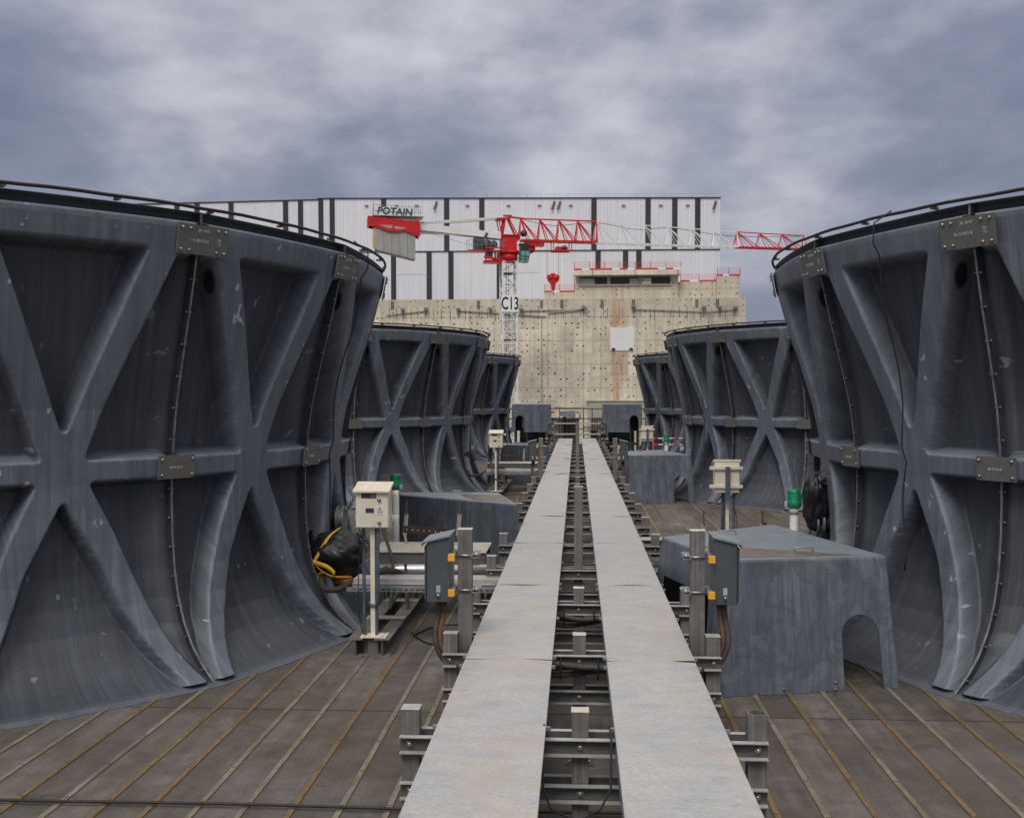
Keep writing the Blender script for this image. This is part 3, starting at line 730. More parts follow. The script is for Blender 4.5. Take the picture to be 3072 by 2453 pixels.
def catmull(P, n=8):
    Q = []
    for i in range(len(P) - 1):
        p0, p1, p2, p3 = [np.array(P[max(0, min(len(P) - 1, i + d))], float) for d in (-1, 0, 1, 2)]
        for s in np.linspace(0, 1, n, endpoint=False): Q.append(.5 * ((2 * p1) + (-p0 + p2) * s + (2 * p0 - 5 * p1 + 4 * p2 - p3) * s * s + (-p0 + 3 * p1 - 3 * p2 + p3) * s ** 3))
    Q.append(np.array(P[-1], float)); return Q
pos = ['nearest', 'middle', 'farthest']
for k in range(3):
    o = cab0 if k == 0 else copy_tree(cab0); o.location = (.857, 7.5 + k * DY, 0)
    tag(o, f'{pos[k]} grey cabinet with sloped hood on a post right of the walkway', 'cabinet', 'grey control cabinets beside the walkway')
    o = cabL if k == 0 else copy_tree(cabL); o.location = (-.80, 7.5 + k * DY, 0)
    tag(o, f'{pos[k]} grey cabinet with sloped hood on a post left of the walkway', 'cabinet', 'grey control cabinets beside the walkway')

# ------------------------------------------------------------------ station equipment (left-hand layout, turned 180 degrees for the right)
def make_meter():
    t = thing('meter_box', 'x', 'meter box')
    mb = MB(); mb.prism([(-.10, 1.285), (.10, 1.285), (.10, 1.70), (-.10, 1.672)], -.165, .165, 0, 'x'); mb.build('box', ['cream'], t, bevel=.006)
    mb = MB(); mb.prism([(-.145, 1.640), (-.145, 1.664), (.105, 1.735), (.105, 1.706), (-.10, 1.665)], -.185, .185, 0, 'x'); mb.build('hood', ['cream_hood'], t, bevel=.005)
    mb = MB(); mb.b2((-.160, -.108, 1.295), (.160, -.1005, 1.655)); mb.build('door', ['cream'], t, bevel=.002)
    mb = MB(); mb.b2((-.105, -.112, 1.585), (.045, -.1085, 1.632)); mb.build('nameplate', ['nameplate'], t)
    mb = MB(); mb.b2((-.012, -.1135, 1.590), (.042, -.1125, 1.626)); mb.build('nameplate_text', ['splice'], t)
    mb = MB(); mb.b2((-.062, -.112, 1.44), (.020, -.1085, 1.485)); mb.build('type_plate', ['nameplate'], t)
    mb = MB(); mb.b2((.042, -.112, 1.42), (.118, -.1085, 1.505)); st = mb.build('warning_sticker', ['sticker'], t)
    mb = MB(); mb.prism([(.056, 1.463), (.104, 1.463), (.08, 1.502)], -.1130, -.1125, 0, 'y'); mb.prism([(.061, 1.466), (.099, 1.466), (.08, 1.497)], -.1140, -.1131, 1, 'y')
    mb.prism([(.082, 1.493), (.074, 1.481), (.080, 1.481), (.078, 1.468), (.086, 1.483), (.080, 1.483)], -.1150, -.1141, 0, 'y')
    for zz in (1.452, 1.444, 1.436): mb.b2((.050, -.1130, zz), (.110, -.1125, zz + .003), 2)
    mb.build('warning_triangle', ['black', 'sticker_yellow', 'splice'], t)
    for z in (1.572, 1.345):
        mb = MB(); mb.cyl((.075, -.108, z), (.075, -.132, z), .017, 16); mb.cyl((.075, -.132, z), (.075, -.142, z), .009, 8); mb.build('knob', ['bolt'], t)
    for z in (1.37, 1.62):
        mb = MB(); mb.b2((-.205, .1005, z - .02), (.235, .135, z + .02)); mb.b2((-.205, .06, z - .02), (-.199, .10, z + .02)); mb.b2((.168, .06, z - .03), (.235, .1, z + .02)); mb.cyl((.2, .05, z - .005), (.2, .06, z - .005), .012, 8); mb.build('mounting_rail', ['cream'], t, bevel=.002)
    mb = MB(); mb.b2((-.028, .1355, .19), (.028, .18, 1.64)); mb.build('pole', ['galv_steel'], t, (0, -.13, 0)) if False else None
    mb = MB(); mb.b2((-.034, -.03, .195), (.010, .04, 1.283)); mb.b2((.010, -.02, .195), (.032, .04, 1.283), 1); mb.b2((-.03, .1355, 1.28), (.03, .175, 1.64), 1); mb.b2((-.03, .04, 1.2), (.03, .17, 1.279), 1)
    mb.build('pole', ['cream', 'zinc_dark'], t)
    mb = MB(); mb.b2((-.13, -.10, .183), (.13, .10, .195))
    for a in (-.09, .09):
        for b in (-.06, .06): mb.cyl((a, b, .195), (a, b, .1965), .013, 8, 1)
    mb.build('base_plate', ['cream_hood', 'black'], t)
    mb = MB(); mb.b2((-.055, -.05, .012), (.045, .05, .182)); mb.b2((-.12, -.1, 0), (.12, .1, .0115)); mb.b2((-.10, -.02, .012), (-.056, -.01, .182)); mb.b2((.046, -.02, .012), (.11, -.01, .182)); mb.build('stub_foot', ['post'], t)
    mb = MB(); mb.tube(catmull([(-.105, 0, 1.285), (-.105, 0, .9), (-.105, 0, .5), (-.10, 0, .22), (-.06, .05, .12), (.05, .2, .12)]), .017, 10); mb.build('conduit', ['zinc_dark'], t)
    mb = MB(); mb.tube(catmull([(.045, -.04, 1.285), (.045, -.04, .9), (.045, -.04, .62), (.03, -.04, .52), (-.02, -.04, .50), (-.05, .0, .52)]), .017, 10); mb.build('conduit', ['zinc_dark'], t)
    mb = MB(); mb.tube(catmull([(-.15, -.02, 1.28), (-.12, -.03, 1.2), (-.105, -.03, 1.12), (-.15, -.03, .9), (-.16, -.02, .5), (-.13, 0, .25), (-.1, .1, .1)]), .005, 5); mb.build('loose_wire', ['rubber'], t)
    return t
def make_skid():
    t = thing('steel_skid', 'x', 'steel skid')
    for x in (.07, -.20):
        mb = MB()   # H beam along y
        mb.b2((x - .075, 0, .172), (x + .075, 3.9, .184)); mb.b2((x - .075, 0, .0), (x + .075, 3.9, .012)); mb.b2((x - .006, .02, .0125), (x + .006, 3.88, .1715), 1)
        mb.build('beam', ['post', 'beam'], t)
    for y in (.9, 1.9, 3.0):
        mb = MB(); mb.b2((-.275, y, .188), (.145, y + .16, .2)); mb.build('cross_plate', ['plate_cream'], t)
    mb = MB()
    for (x, y) in ((-.1, 1.45), (.1, 1.45), (-.1, 2.1), (.1, 2.1)): mb.bar((x, y, .2), (x * .7, y, .72), .045, .03)
    mb.bar((-.1, 1.45, .22), (.1, 2.1, .68), .03); mb.bar((.1, 1.45, .22), (-.1, 2.1, .68), .03)
    mb.build('brace', ['olive'], t)
    return t
def make_tray():
    t = thing('branch_cable_tray', 'x', 'cable tray')
    mb = MB(); mb.b2((-.78, -.13, .70), (.78, .16, .704)); mb.b2((-.78, -.135, .62), (.78, -.131, .706)); mb.b2((-.78, -.155, .652), (.78, -.1355, .657)); mb.build('tray_top', ['galv'], t)
    mb = MB(); mb.b2((-.85, -.16, .575), (.78, -.136, .62)); mb.b2((-.85, .12, .575), (.78, .15, .62)); mb.build('support_rail', ['galv_steel'], t)
    mb = MB()
    for x in np.arange(-.78, .74, .06): mb.b2((x, -.1615, .592), (x + .03, -.1605, .604))
    mb.build('rail_slots', ['void'], t)
    return t
def make_platform(high=False):
    t = thing('motor_platform', 'x', 'motor platform')
    z = .78
    mb = MB(); mb.b2((-.62, -.42, z - .012), (.75, .42, z)); mb.build('top_plate', ['plate_cream'], t, bevel=.003)
    mb = MB(); mb.b2((-.60, -.40, z - .13), (.73, -.385, z - .0125)); mb.b2((-.60, -.41, z - .145), (.73, -.33, z - .1305)); mb.build('edge_channel', ['beam'], t)
    mb = MB(); mb.b2((-.60, .385, z - .13), (.73, .40, z - .0125)); mb.build('edge_channel', ['beam'], t)
    for x in (-.5, .62):
        for y in (-.33, .33):
            mb = MB(); mb.b2((x - .04, y - .04, .0), (x + .04, y + .04, z - .15)); mb.build('leg', ['olive'], t)
    for x in (-.30, .36):
        mb = MB(); mb.bar((x, .30, z + .002), (x - .02, .30, z + .12), .05, .02); mb.bar((x - .02, .30, z + .10), (x, .32, 1.14), .062, .014, 0); mb.bar((x, .32, 1.139), (x + .006, .32, 1.30), .062, .015, 1); mb.build('strap_arm', ['plate_cream', 'olive'], t)
    mb = MB(); mb.bar((-.45, -.42, 1.08), (-.44, -.43, .98), .06, .02); mb.bar((-.44, -.43, .99), (-.33, -.46, .68), .055, .015); mb.bar((-.33, -.46, .68), (-.33, -.46, .62), .03, .015); mb.build('bent_arm', ['olive'], t)
    mb = MB(); mb.bar((-.30, .1, .98), (.30, .1, .94), .014, .085)
    for q in range(8): x = -.26 + q * .07; mb.cyl((x, .09, .978 - .06 * (x + .3)), (x, .082, .978 - .06 * (x + .3)), .010, 6, 1)
    mb.bar((.02, .11, .78), (.02, .11, .95), .02); mb.build('drilled_angle', ['brown_steel', 'plate_cream'], t)
    return t
def make_tube():
    mb = MB(); mb.tube([(-.75, 0, .575), (-.5, 0, .575), (.85, 0, .575)], .075, 24); mb.tube([(-.80, 0, .575), (-.74, 0, .575)], .11, 24); mb.tube([(.84, 0, .575), (.88, 0, .575)], .105, 24)
    return mb
def make_sensor():
    t = thing('capped_pipe', 'x', 'capped pipe')
    mb = MB(); mb.cyl((0, 0, 0), (0, 0, 1.36), .044, 16); mb.cyl((0, 0, 1.33), (0, 0, 1.40), .053, 16); mb.build('pipe', ['white_pvc'], t)
    mb = MB(); n = 20
    rings = [(.068, 1.40), (.074, 1.41), (.074, 1.455), (.070, 1.46), (.070, 1.56), (.066, 1.585), (.045, 1.594)]
    V = [(r * math.cos(2 * PI * k / n), r * math.sin(2 * PI * k / n), z) for r, z in rings for k in range(n)]
    Fc = [(i * n + k, i * n + (k + 1) % n, (i + 1) * n + (k + 1) % n, (i + 1) * n + k) for i in range(len(rings) - 1) for k in range(n)]
    mb.add(V, Fc, 0, True); mb.add([(r * .1, 0, 0) for r in ()], []); mb.add(V[-n:], [tuple(range(n))]); mb.add(V[:n], [tuple(range(n))[::-1]])
    mb.build('cap', ['green'], t)
    mb = MB(); mb.box((.075, -.03, 1.43), (.035, .045, .055)); mb.build('cable_clip', ['white_pvc'], t, bevel=.004)
    return t
def blob(name, mats, c, rad, wr=.10, seed=0, parent=None, n=5, tie=None, loc=None):
    bm = bmesh.new(); bmesh.ops.create_icosphere(bm, subdivisions=n, radius=1.)
    for v in bm.verts:
        p = v.co.copy(); q = Vector((p.x * rad[0], p.y * rad[1], p.z * rad[2]))
        a = math.atan2(p.y, p.x)
        k = 1 + wr * (noise.fractal(p * 1.3 + Vector((seed, 3, 1)), 1., 2., 2) * .9) - wr * 1.1 * max(0, .22 - abs(noise.noise(Vector((a * 1.7 + seed + p.z * .8, p.z * 1.6, seed))))) - wr * .7 * max(0, .18 - abs(noise.noise(p * 2.6 + Vector((seed, 0, 0)))))
        if tie and p.z > .55: s_ = max(.18, 1 - (p.z - .55) * tie); q.x *= s_; q.y *= s_
        v.co = q * k + Vector(c)
    me = bpy.data.meshes.new(name); bm.to_mesh(me); bm.free(); me.polygons.foreach_set('use_smooth', np.ones(len(me.polygons), bool))
    me.materials.append(M[mats]); o = bpy.data.objects.new(name, me); COL.objects.link(o)
    if parent: o.parent = parent
    if loc: o.location = loc
    return o
SIDE = {'L': (1, 0.), 'R': (-1, PI)}
def place(o, side, k, lx, ly):
    s, rz = SIDE[side]; o.location = (s * lx, Z0 + k * DY + s * ly, 0); o.rotation_euler.z = rz; return o
protos = {}
sname = {('L', 0): 'nearest left', ('L', 1): 'middle left', ('L', 2): 'farthest left', ('R', 0): 'nearest right', ('R', 1): 'middle right', ('R', 2): 'farthest right'}
def spawn(kind, mk, side, k, lx, ly, label, cat, group):
    if kind not in protos: protos[kind] = mk(); o = protos[kind]
    else: o = copy_tree(protos[kind])
    place(o, side, k, lx, ly); return tag(o, label, cat, group)
meter_lab = {('L', 0): 'largest cream meter box on a pole facing the viewer, left of the nearest cabinet', ('L', 1): 'cream meter box on a pole facing the viewer by the middle left stack',
             ('L', 2): 'smallest cream meter box, in front of the far left cover', ('R', 0): 'cream meter box seen from behind above the near right cover',
             ('R', 1): 'cream meter box seen from behind beside red and white tubes', ('R', 2): 'cream meter box seen from behind at the far right stack'}
for side in 'LR':
    for k in range(3):
        nm = sname[(side, k)]
        if not (side == 'R' and k == 2):
            spawn('meter', make_meter, side, k, -2.03, -2.0, meter_lab[(side, k)], 'meter box', 'cream meter boxes on poles')
        spawn('skid', make_skid, side, k, -2.0, -2.15, f'low steel beam skid on the deck at the {nm} stack', 'steel skid', 'steel beam skids')
        spawn('tray', make_tray, side, k, -1.53, -1.55, f'short galvanised branch tray joining the walkway at the {nm} stack', 'cable tray', 'branch trays')
        spawn('platform', make_platform, side, k, -1.80, .12, f'motor platform with upright strap arms at the {nm} stack', 'motor platform', 'bare motor platforms')
        spawn('sensor', make_sensor, side, k, -2.33, 1.0, f'white pipe with a green cap by the {nm} stack', 'capped pipe', 'white pipes with green caps')
        mb = MB(); o = make_tube().build('drive_tube', 'shiny_tube') if 'tube' not in protos else protos['tube'].copy()
        if 'tube' not in protos: protos['tube'] = o
        else: COL.objects.link(o)
        place(o, side, k, -1.55, -.35); tag(o, f'shiny metal drive tube lying under the platform at the {nm} stack', 'tube', 'metal drive tubes')
# wrapped gearboxes / bags
t = thing('wrapped_bag', 'black plastic bag bundle with a wide yellow strap by the nearest left stack', 'bag', (-2.72, 11.75, 0))
b = blob('plastic', 'bag', (.0, 0, .82), (.345, .31, .25), .16, 3, t); b.rotation_euler.y = 0
blob('plastic_tail', 'bag', (-.26, .05, .90), (.13, .12, .17), .35, 8, t, 4)
blob('yellow_wrap', 'yellow_cloth', (-.14, -.20, .58), (.04, .04, .055), .3, 5, t, 4)
blob('orange_wrap', 'orange_cloth', (.08, .0, .49), (.17, .12, .05), .3, 6, t, 4)
def ribbon(pts, w, mat, parent, name, wdir=(0, 0, 1), th=.006):
    mb = MB(); P = catmull(pts, 6); W = Vector(wdir).normalized() * w / 2; V = []
    for p in P:
        p = Vector(p); V += [p - W, p + W]
    mb.add(V, [(2 * i, 2 * i + 1, 2 * i + 3, 2 * i + 2) for i in range(len(P) - 1)], 0, True)
    o = mb.build(name, mat, parent); s = o.modifiers.new('s', 'SOLIDIFY'); s.thickness = th; return o
ribbon([(.02, .05, 1.10), (-.04, -.18, 1.04), (-.10, -.27, .93), (-.155, -.31, .82), (-.19, -.32, .755)], .05, 'yellow_cloth', t, 'strap', (1, 0, .35))
ribbon([(-.21, -.32, .76), (-.12, -.335, .74), (-.02, -.34, .70), (.05, -.34, .635)], .05, 'yellow_cloth', t, 'strap', (.2, 0, 1))
ribbon([(-.19, -.32, .74), (-.10, -.32, .66), (.03, -.325, .60), (.22, -.26, .585)], .02, 'orange_cloth', t, 'strap', (.1, 0, 1))
t = thing('wrapped_bag', 'round black plastic bag hanging under a yellow band at the middle left stack', 'bag', (-2.95, 27.9, 0))
blob('plastic', 'bag', (0, 0, .32), (.25, .22, .34), .16, 12, t, 5, 1.2)
blob('yellow_wrap', 'yellow_cloth', (.02, 0, .72), (.075, .07, .10), .2, 4, t, 4)
mb = MB(); mb.box((.06, .05, .95), (.33, .2, .30), 0, Matrix.Rotation(-.5, 3, 'Y')); mb.build('wrapped_hub', ['flange_dark'], t, bevel=.03)
t = thing('wrapped_bag', 'tall crumpled black plastic bag behind the near right green cap', 'bag', (2.77, 12.35, 0))
blob('plastic', 'bag', (0, 0, 1.36), (.14, .14, .36), .26, 21, t, 5); blob('plastic_tail', 'bag', (.10, .02, 1.62), (.15, .12, .10), .4, 25, t, 4)
# hoses from the wrapped gear to the trays
for k, nm in ((0, 'nearest'), (1, 'middle')):
    t = thing('hose_run', f'thick corrugated hoses running from the {nm} left stack to its branch tray', 'hose', (0, k * DY, 0), 0, 'corrugated hoses')
    for q, P in enumerate(([(-2.86, 11.6, .60), (-2.75, 11.2, .52), (-2.55, 11.05, .53), (-2.3, 11.0, .66), (-2.05, 10.98, .74), (-1.9, 11.05, .72), (-1.8, 11.2, .6)],
                           [(-2.9, 11.9, .50), (-2.6, 11.5, .50), (-2.4, 11.1, .60), (-2.2, 11.0, .71), (-2.0, 11.0, .76)],
                           [(-2.55, 12.0, 1.0), (-2.35, 11.7, .95), (-2.25, 11.4, .8), (-2.2, 11.1, .6)])):
        Q = catmull(P, 30); rr = [(.030 if q < 2 else .022) * (1 + .10 * (i % 2)) for i in range(len(Q))]
        mb = MB(); mb.tube(Q, rr, 10); mb.build('hose', ['hose'], t)
# loop of wire on the deck
mb = MB(); mb.tube(catmull([(-1.75, 11.2, .012), (-1.6, 11.6, .012), (-1.3, 11.75, .012), (-1.12, 11.5, .012), (-1.15, 11.0, .012), (-1.35, 10.72, .012), (-1.6, 10.9, .012), (-1.8, 11.3, .012)]), .008, 6)
mb.tube(catmull([(-1.35, 10.72, .012), (-1.1, 10.8, .012), (-.95, 11.2, .012), (-.9, 11.5, .03)]), .008, 6)
tag(mb.build('wire_loop', 'rubber'), 'black wire lying in a loose loop on the deck by the nearest left cabinet', 'wire')

# ------------------------------------------------------------------ motor covers
def make_cover(name, quad, h, out=.085, arch_edge=None, arch=None, rect=None, loc=(0, 0, 0)):
    """quad: top corners, counter-clockwise seen from above starting at front-left; edge i joins i and i+1"""
    cen = sum((Vector((*q, 0)) for q in quad), Vector()) / 4
    top = [Vector((*q, h)) for q in quad]; bot = [(lambda d: Vector((q[0], q[1], 0)) + d.normalized() * out)(Vector((*q, 0)) - cen) for q in quad]
    bm = bmesh.new(); T = [bm.verts.new(p) for p in top]; Bv = [bm.verts.new(p) for p in bot]; bm.faces.new(T)
    for i in range(4):
        j = (i + 1) % 4; a, b, c, d = Bv[i], Bv[j], T[j], T[i]
        def P(s, z): lo = a.co.lerp(b.co, s); hi = d.co.lerp(c.co, s); return lo.lerp(hi, z / h)
        if i == arch_edge:
            s0, s1, zt = arch; L = (b.co - a.co).length; r = (s1 - s0) / 2
            pts = [P(s0, 0)] + [P(s0 + r - r * math.cos(t), zt - r * L + r * L * math.sin(t)) for t in np.linspace(0, PI, 17)] + [P(s1, 0)]
            vs = [bm.verts.new(p) for p in pts]; bm.faces.new([a] + vs + [b, c, d])
        elif i == 1 and arch_edge == 0:
            vs = [bm.verts.new(P(.07, 0)), bm.verts.new(P(.07, .62)), bm.verts.new(P(.12, .74)), bm.verts.new(P(.60, .74)), bm.verts.new(P(.65, .62)), bm.verts.new(P(.65, 0))]; bm.faces.new([a] + vs + [b, c, d])
        elif rect and i == rect[0]:
            _, s0, s1, za, zb = rect; vs = [bm.verts.new(P(s0, 0)), bm.verts.new(P(s0, za)), bm.verts.new(P(s1, zb)), bm.verts.new(P(s1, 0))]
            bm.faces.new([a] + vs + [b, c, d])
        else: bm.faces.new([a, b, c, d])
    bmesh.ops.recalc_face_normals(bm, faces=bm.faces)
    me = bpy.data.meshes.new(name); bm.to_mesh(me); bm.free(); me.materials.append(M['frp_cover'])
    o = bpy.data.objects.new(name, me); COL.objects.link(o); o.location = loc
    b = o.modifiers.new('bevel', 'BEVEL'); b.width = .028; b.segments = 3; b.limit_method = 'ANGLE'; b.angle_limit = math.radians(40)
    s = o.modifiers.new('shell', 'SOLIDIFY'); s.thickness = .012; s.offset = -1
    me.polygons.foreach_set('use_smooth', np.ones(len(me.polygons), bool))
    w = o.modifiers.new('wn', 'WEIGHTED_NORMAL')
    return o
def cover_extras(root, h, handles, pud, bolts=()):
    for (x, y, a) in handles:
        mb = MB(); d = Vector((math.cos(a), math.sin(a), 0)) * .085; c = Vector((x, y, h))
        mb.tube([c - d + Vector((0, 0, -.01)), c - d + Vector((0, 0, .035)), c - d * .9 + Vector((0, 0, .042)), c + d * .9 + Vector((0, 0, .042)), c + d + Vector((0, 0, .035)), c + d + Vector((0, 0, -.01))], .006, 8)
        mb.build('handle', 'bolt', root)
    if pud:
        mb = MB(); c = Vector((sum(p[0] for p in pud) / len(pud), sum(p[1] for p in pud) / len(pud), 0)); P = []
        n = len(pud)
        for i in range(n):
            for s in np.linspace(0, 1, 10, endpoint=False):
                p = Vector((*pud[i], 0)).lerp(Vector((*pud[(i + 1) % n], 0)), s); k = noise.noise(p * 3) * .09 + noise.noise(p * 11) * .03; P.append(p + (p - c) * k)
        mb.add([(p.x, p.y, h + .0025) for p in P], [tuple(range(len(P)))]); mb.build('puddle', 'puddle', root)
    for (p, nrm) in bolts:
        mb = MB(); p = Vector(p); nrm = Vector(nrm); mb.cyl(p, p + nrm * .012, .018, 10); mb.cyl(p, p + nrm * .02, .010, 6); mb.build('bolt', 'rusty_bolt', root)
H = 1.165
quadR = [(1.29, 9.17), (2.765, 9.50), (2.20, 11.80), (.855, 10.68)]
quadL = [(-.765, 13.76), (-1.15, 15.50), (-2.66, 15.45), (-2.55, 15.05)]
def local(q, o): return [(a - o[0], b - o[1]) for a, b in q]
lab = {('R', 0): 'large grey motor cover with an arched cutout and brown puddle, standing on the right deck', ('R', 1): 'grey motor cover with arched cutout standing before the middle right stack',
       ('L', 0): 'grey wedge shaped motor cover standing behind the nearest left cabinet', ('L', 1): 'grey wedge shaped motor cover standing behind the middle left cabinet'}
for side in 'RL':
    for k in range(2):
        if side == 'R':
            o = make_cover('motor_cover', local(quadR, (1.8, 10.3)), H, .135, 0, (.685, .905, .66), (3, .12, .80, .80, .80), (1.8, 10.3 + k * DY, .004))
            cover_extras(o, H, [(.27, -.62, .1), (-.25, .55, .15)], [(-.40, -.98), (.10, -.90), (.66, -.76), (.05, -.48), (-.66, -.20)] if k == 0 else [(-.3, -.9), (.3, -.75), (-.2, -.6)],
                         [((-.02, -1.232, .07), (.1, -.95, 0)), ((.44, -1.13, .05), (.1, -.95, 0)), ((.44, -1.13, .11), (.1, -.95, 0))] if k == 0 else [])
        else:
            o = make_cover('motor_cover', local(quadL, (-1.7, 14.8)), H, .05, None, None, None, (-1.7, 14.8 + k * DY, .004))
            cover_extras(o, H, [(-.05, .42, 0), (.2, .0, -.3)], [(.8, -.72), (.62, .25), (.0, .30), (.3, -.45)])
        tag(o, lab[(side, k)], 'motor cover', 'grey motor covers')
for side, s in (('L', -1), ('R', 1)):
    qd = [(-.775, -.45), (.775, -.45), (.68, 1.3), (-.70, 1.0)]
    o = make_cover('motor_cover', qd, 1.11, .03, 0, (.69, .905, .66), None, (0, 0, 0))
    if s < 0: o.data.transform(Matrix.Diagonal((-1, 1, 1, 1))); o.data.flip_normals()
    o.location = (s * 1.78, 41.9, 1.155)
    tag(o, f'raised grey motor cover with arched opening at the far {"right" if s > 0 else "left"} end of the walkway', 'motor cover', 'grey motor covers')
    t = thing('motor_stand', f'dark steel motor stand under the raised far {"right" if s > 0 else "left"} cover', 'motor stand', (s * 1.78, 42.1, 0))
    for x in (-.68, -.2, .35, .68):
        for y in (-.2, .9):
            mb = MB(); mb.b2((x - .03, y - .03, 0), (x + .03, y + .03, 1.3)); mb.build('leg', 'olive', t)
    mb = MB(); mb.cyl((-.5, .35, 1.0), (.5, .35, 1.0), .28, 20); mb.b2((-.6, 0, .62), (.6, .8, .7)); mb.build('motor', 'machine_grey', t)

# red and white tubes by the middle right stack
t = thing('safety_barrier', 'red and white striped tube barrier beside the middle right stack', 'barrier', (2.1, 29.0, 0))
for z in (1.42, 1.25):
    mb = MB()
    for q in range(9): mb.cyl((q * .14, 0, z), (q * .14 + .14, 0, z), .016, 8, q % 2)
    mb.build('rail', ['red_rail', 'white_panel'], t)
for x in (0, 1.2):
    mb = MB(); mb.cyl((x, 0, 0), (x, 0, 1.45), .018, 8); mb.build('post', 'red_rail', t)
mb = MB(); mb.prism([(2.6, 14.2), (3.5, 14.5), (3.35, 15.1), (2.45, 14.75)], .008, .016); tag(mb.build('loose_board', 'plate_cream'), 'thin flat board lying on the deck behind the near right cover', 'board')

# ------------------------------------------------------------------ end of the deck: cross rails, fence, stair, rails
t = thing('cross_rail', 'two grey cross rails between the farthest cabinets', 'cross rail', (0, 39.5, 0))
for z in (1.53, 1.13):
    mb = MB(); mb.b2((-.84, -.06, z), (.90, .0, z + .05)); mb.build('rail', 'beam_edge', t)
t = thing('slat_fence', 'dark vertical slat fence closing the far end of the deck', 'fence', (0, 46.5, 0))
for x0, x1 in ((-1.45, -.62), (-.45, .12), (.62, 1.6)):
    mb = MB()
    mb.b2((x0, .07, 0), (x1, .09, 1.6), 1)
    for x in np.arange(x0, x1, .10): mb.b2((x, -.02, 0.), (x + .066, .02, 1.62), 0)
    mb.b2((x0, .03, 1.55), (x1, .06, 1.62), 1); mb.b2((x0, .03, .5), (x1, .06, .56), 1); mb.build('slat_panel', ['post', 'dark_steel'], t)
mb = MB(); mb.b2((-.62, 0, 0), (-.451, .3, 1.66)); mb.build('gate_post', 'dark_steel', t)
mb = MB(); mb.prism([(-.72, 1.72), (-.05, 1.62), (-.05, 1.95), (-.72, 1.90)], -.3, .4, 0, 'y'); o = mb.build('roof_cowl', 'galv_steel', loc=(0, 45.8, 0)); tag(o, 'small pale grey metal cowl above the far slat fence', 'cowl')
t = thing('steel_stair', 'dark steel stair and landing with handrails beyond the far end of the walkway', 'stair', (.75, 45.5, 0))
for k in range(6):
    mb = MB(); mb.b2((-.42, k * .25, .55 + k * .16), (.42, k * .25 + .24, .58 + k * .16)); mb.build('tread', 'dark_steel', t)
for x in (-.45, .45):
    mb = MB(); mb.bar((x, 0, .5), (x, 1.5, 1.46), .03, .18); mb.build('stringer', 'dark_steel', t)
    mb = MB(); mb.bar((x, 0, 1.45), (x, 1.5, 2.1), .04); mb.bar((x, 0, 1.0), (x, 1.5, 1.75), .03)
    for q in range(3): mb.bar((x, .7 * q, .5 + .44 * q), (x, .7 * q, 1.45 + .33 * q), .04)
    mb.build('handrail', 'dark_steel', t)
mb = MB(); mb.b2((-1.9, -.3, .45), (.95, -.02, .52)); mb.build('landing', 'dark_steel', t)
t = thing('guard_rail', 'thin dark guard rail along the far deck edge', 'guard rail', (0, 47.6, 0))
for z in (2.0, 1.55, 1.1):
    mb = MB(); mb.cyl((-14, 0, z), (14, 0, z), .024, 6); mb.build('rail', 'dark_steel', t)
for k in range(20):
    mb = MB(); mb.cyl((-14 + k * 1.47, 0, 0), (-14 + k * 1.47, 0, 2.0), .024, 6); mb.build('post', 'dark_steel', t)
t = thing('light_pipe', 'pale green horizontal light tube on a short stem above the far fence', 'light tube', (0, 46.0, 0))
mb = MB(); mb.cyl((-.93, 0, 2.10), (.42, 0, 2.06), .045, 10); mb.build('tube', 'light_green', t)
mb = MB(); mb.cyl((.15, 0, 1.55), (.15, 0, 2.04), .03, 8); mb.build('stem', 'light_green', t)
mb = MB(); mb.b2((-.08, -.08, 0), (.08, .08, .09)); o = mb.build('warning_lamp', 'warning_red', loc=(-1.05, 46.3, 1.83), bevel=.02); tag(o, 'small red lamp on the far guard rail beside the left raised cover', 'lamp')

# ------------------------------------------------------------------ concrete building
cb = thing('concrete_building', 'large raw concrete building with formwork joints, rust runs and stepped roof', 'building', (0, 150, 0))
mb = MB(); mb.b2((-52, 0, -11), (23.8, 40, 16.35)); mb.build('wall', 'concrete_wall', cb)
mb = MB(); mb.b2((-.15, .8, 16.34), (14.35, 22, 19.6)); blk = mb.build('upper_block', 'concrete_block', cb)
mb = MB(); mb.prism([(-.45, 19.75), (-.45, 20.3), (14.75, 20.3), (14.75, 19.75), (14.35, 19.601), (-.15, 19.601)], -.3, 22.4, 0, 'y'); mb.build('roof_slab', 'plain_concrete', cb)
mb = MB(); mb.b2((14.36, 1.6, 16.36), (19.8, 20, 18.75)); mb.build('right_block', 'concrete_block', cb)
mb = MB(); mb.b2((19.81, .4, 16.36), (23.0, 18, 19.4)); mb.build('turret', 'concrete_block', cb)
mb = MB(); mb.b2((-4.6, 1.2, 16.36), (-.16, 20, 17.35)); mb.build('left_block', 'concrete_block', cb)
for (x0, x1) in ((.35, 4.35), (4.75, 8.8), (9.3, 13.25)):
    mb = MB(); mb.b2((x0, .70, 18.38), (x1, .79, 19.42), 1); mb.b2((x0 - .15, .55, 18.2), (x1 + .15, .79, 18.379)); mb.b2((x0 - .15, .55, 19.421), (x1 + .15, .79, 19.56)); mb.b2((x0 - .15, .55, 18.38), (x0, .79, 19.42)); mb.b2((x1, .55, 18.38), (x1 + .15, .79, 19.42))
    fr = mb.build('window', ['grey_plinth', 'dark_band'], cb)
    a = x0 if x0 < 4 or x0 > 9 else x0 + 2.7; w = 2.2 if x0 < 4 else 1.25
    mb = MB(); mb.b2((a + .05, .60, 18.42), (a + w, .68, 19.2)); mb.build('window_board', 'block_grey' if x0 < 9 else 'plain_concrete', fr)
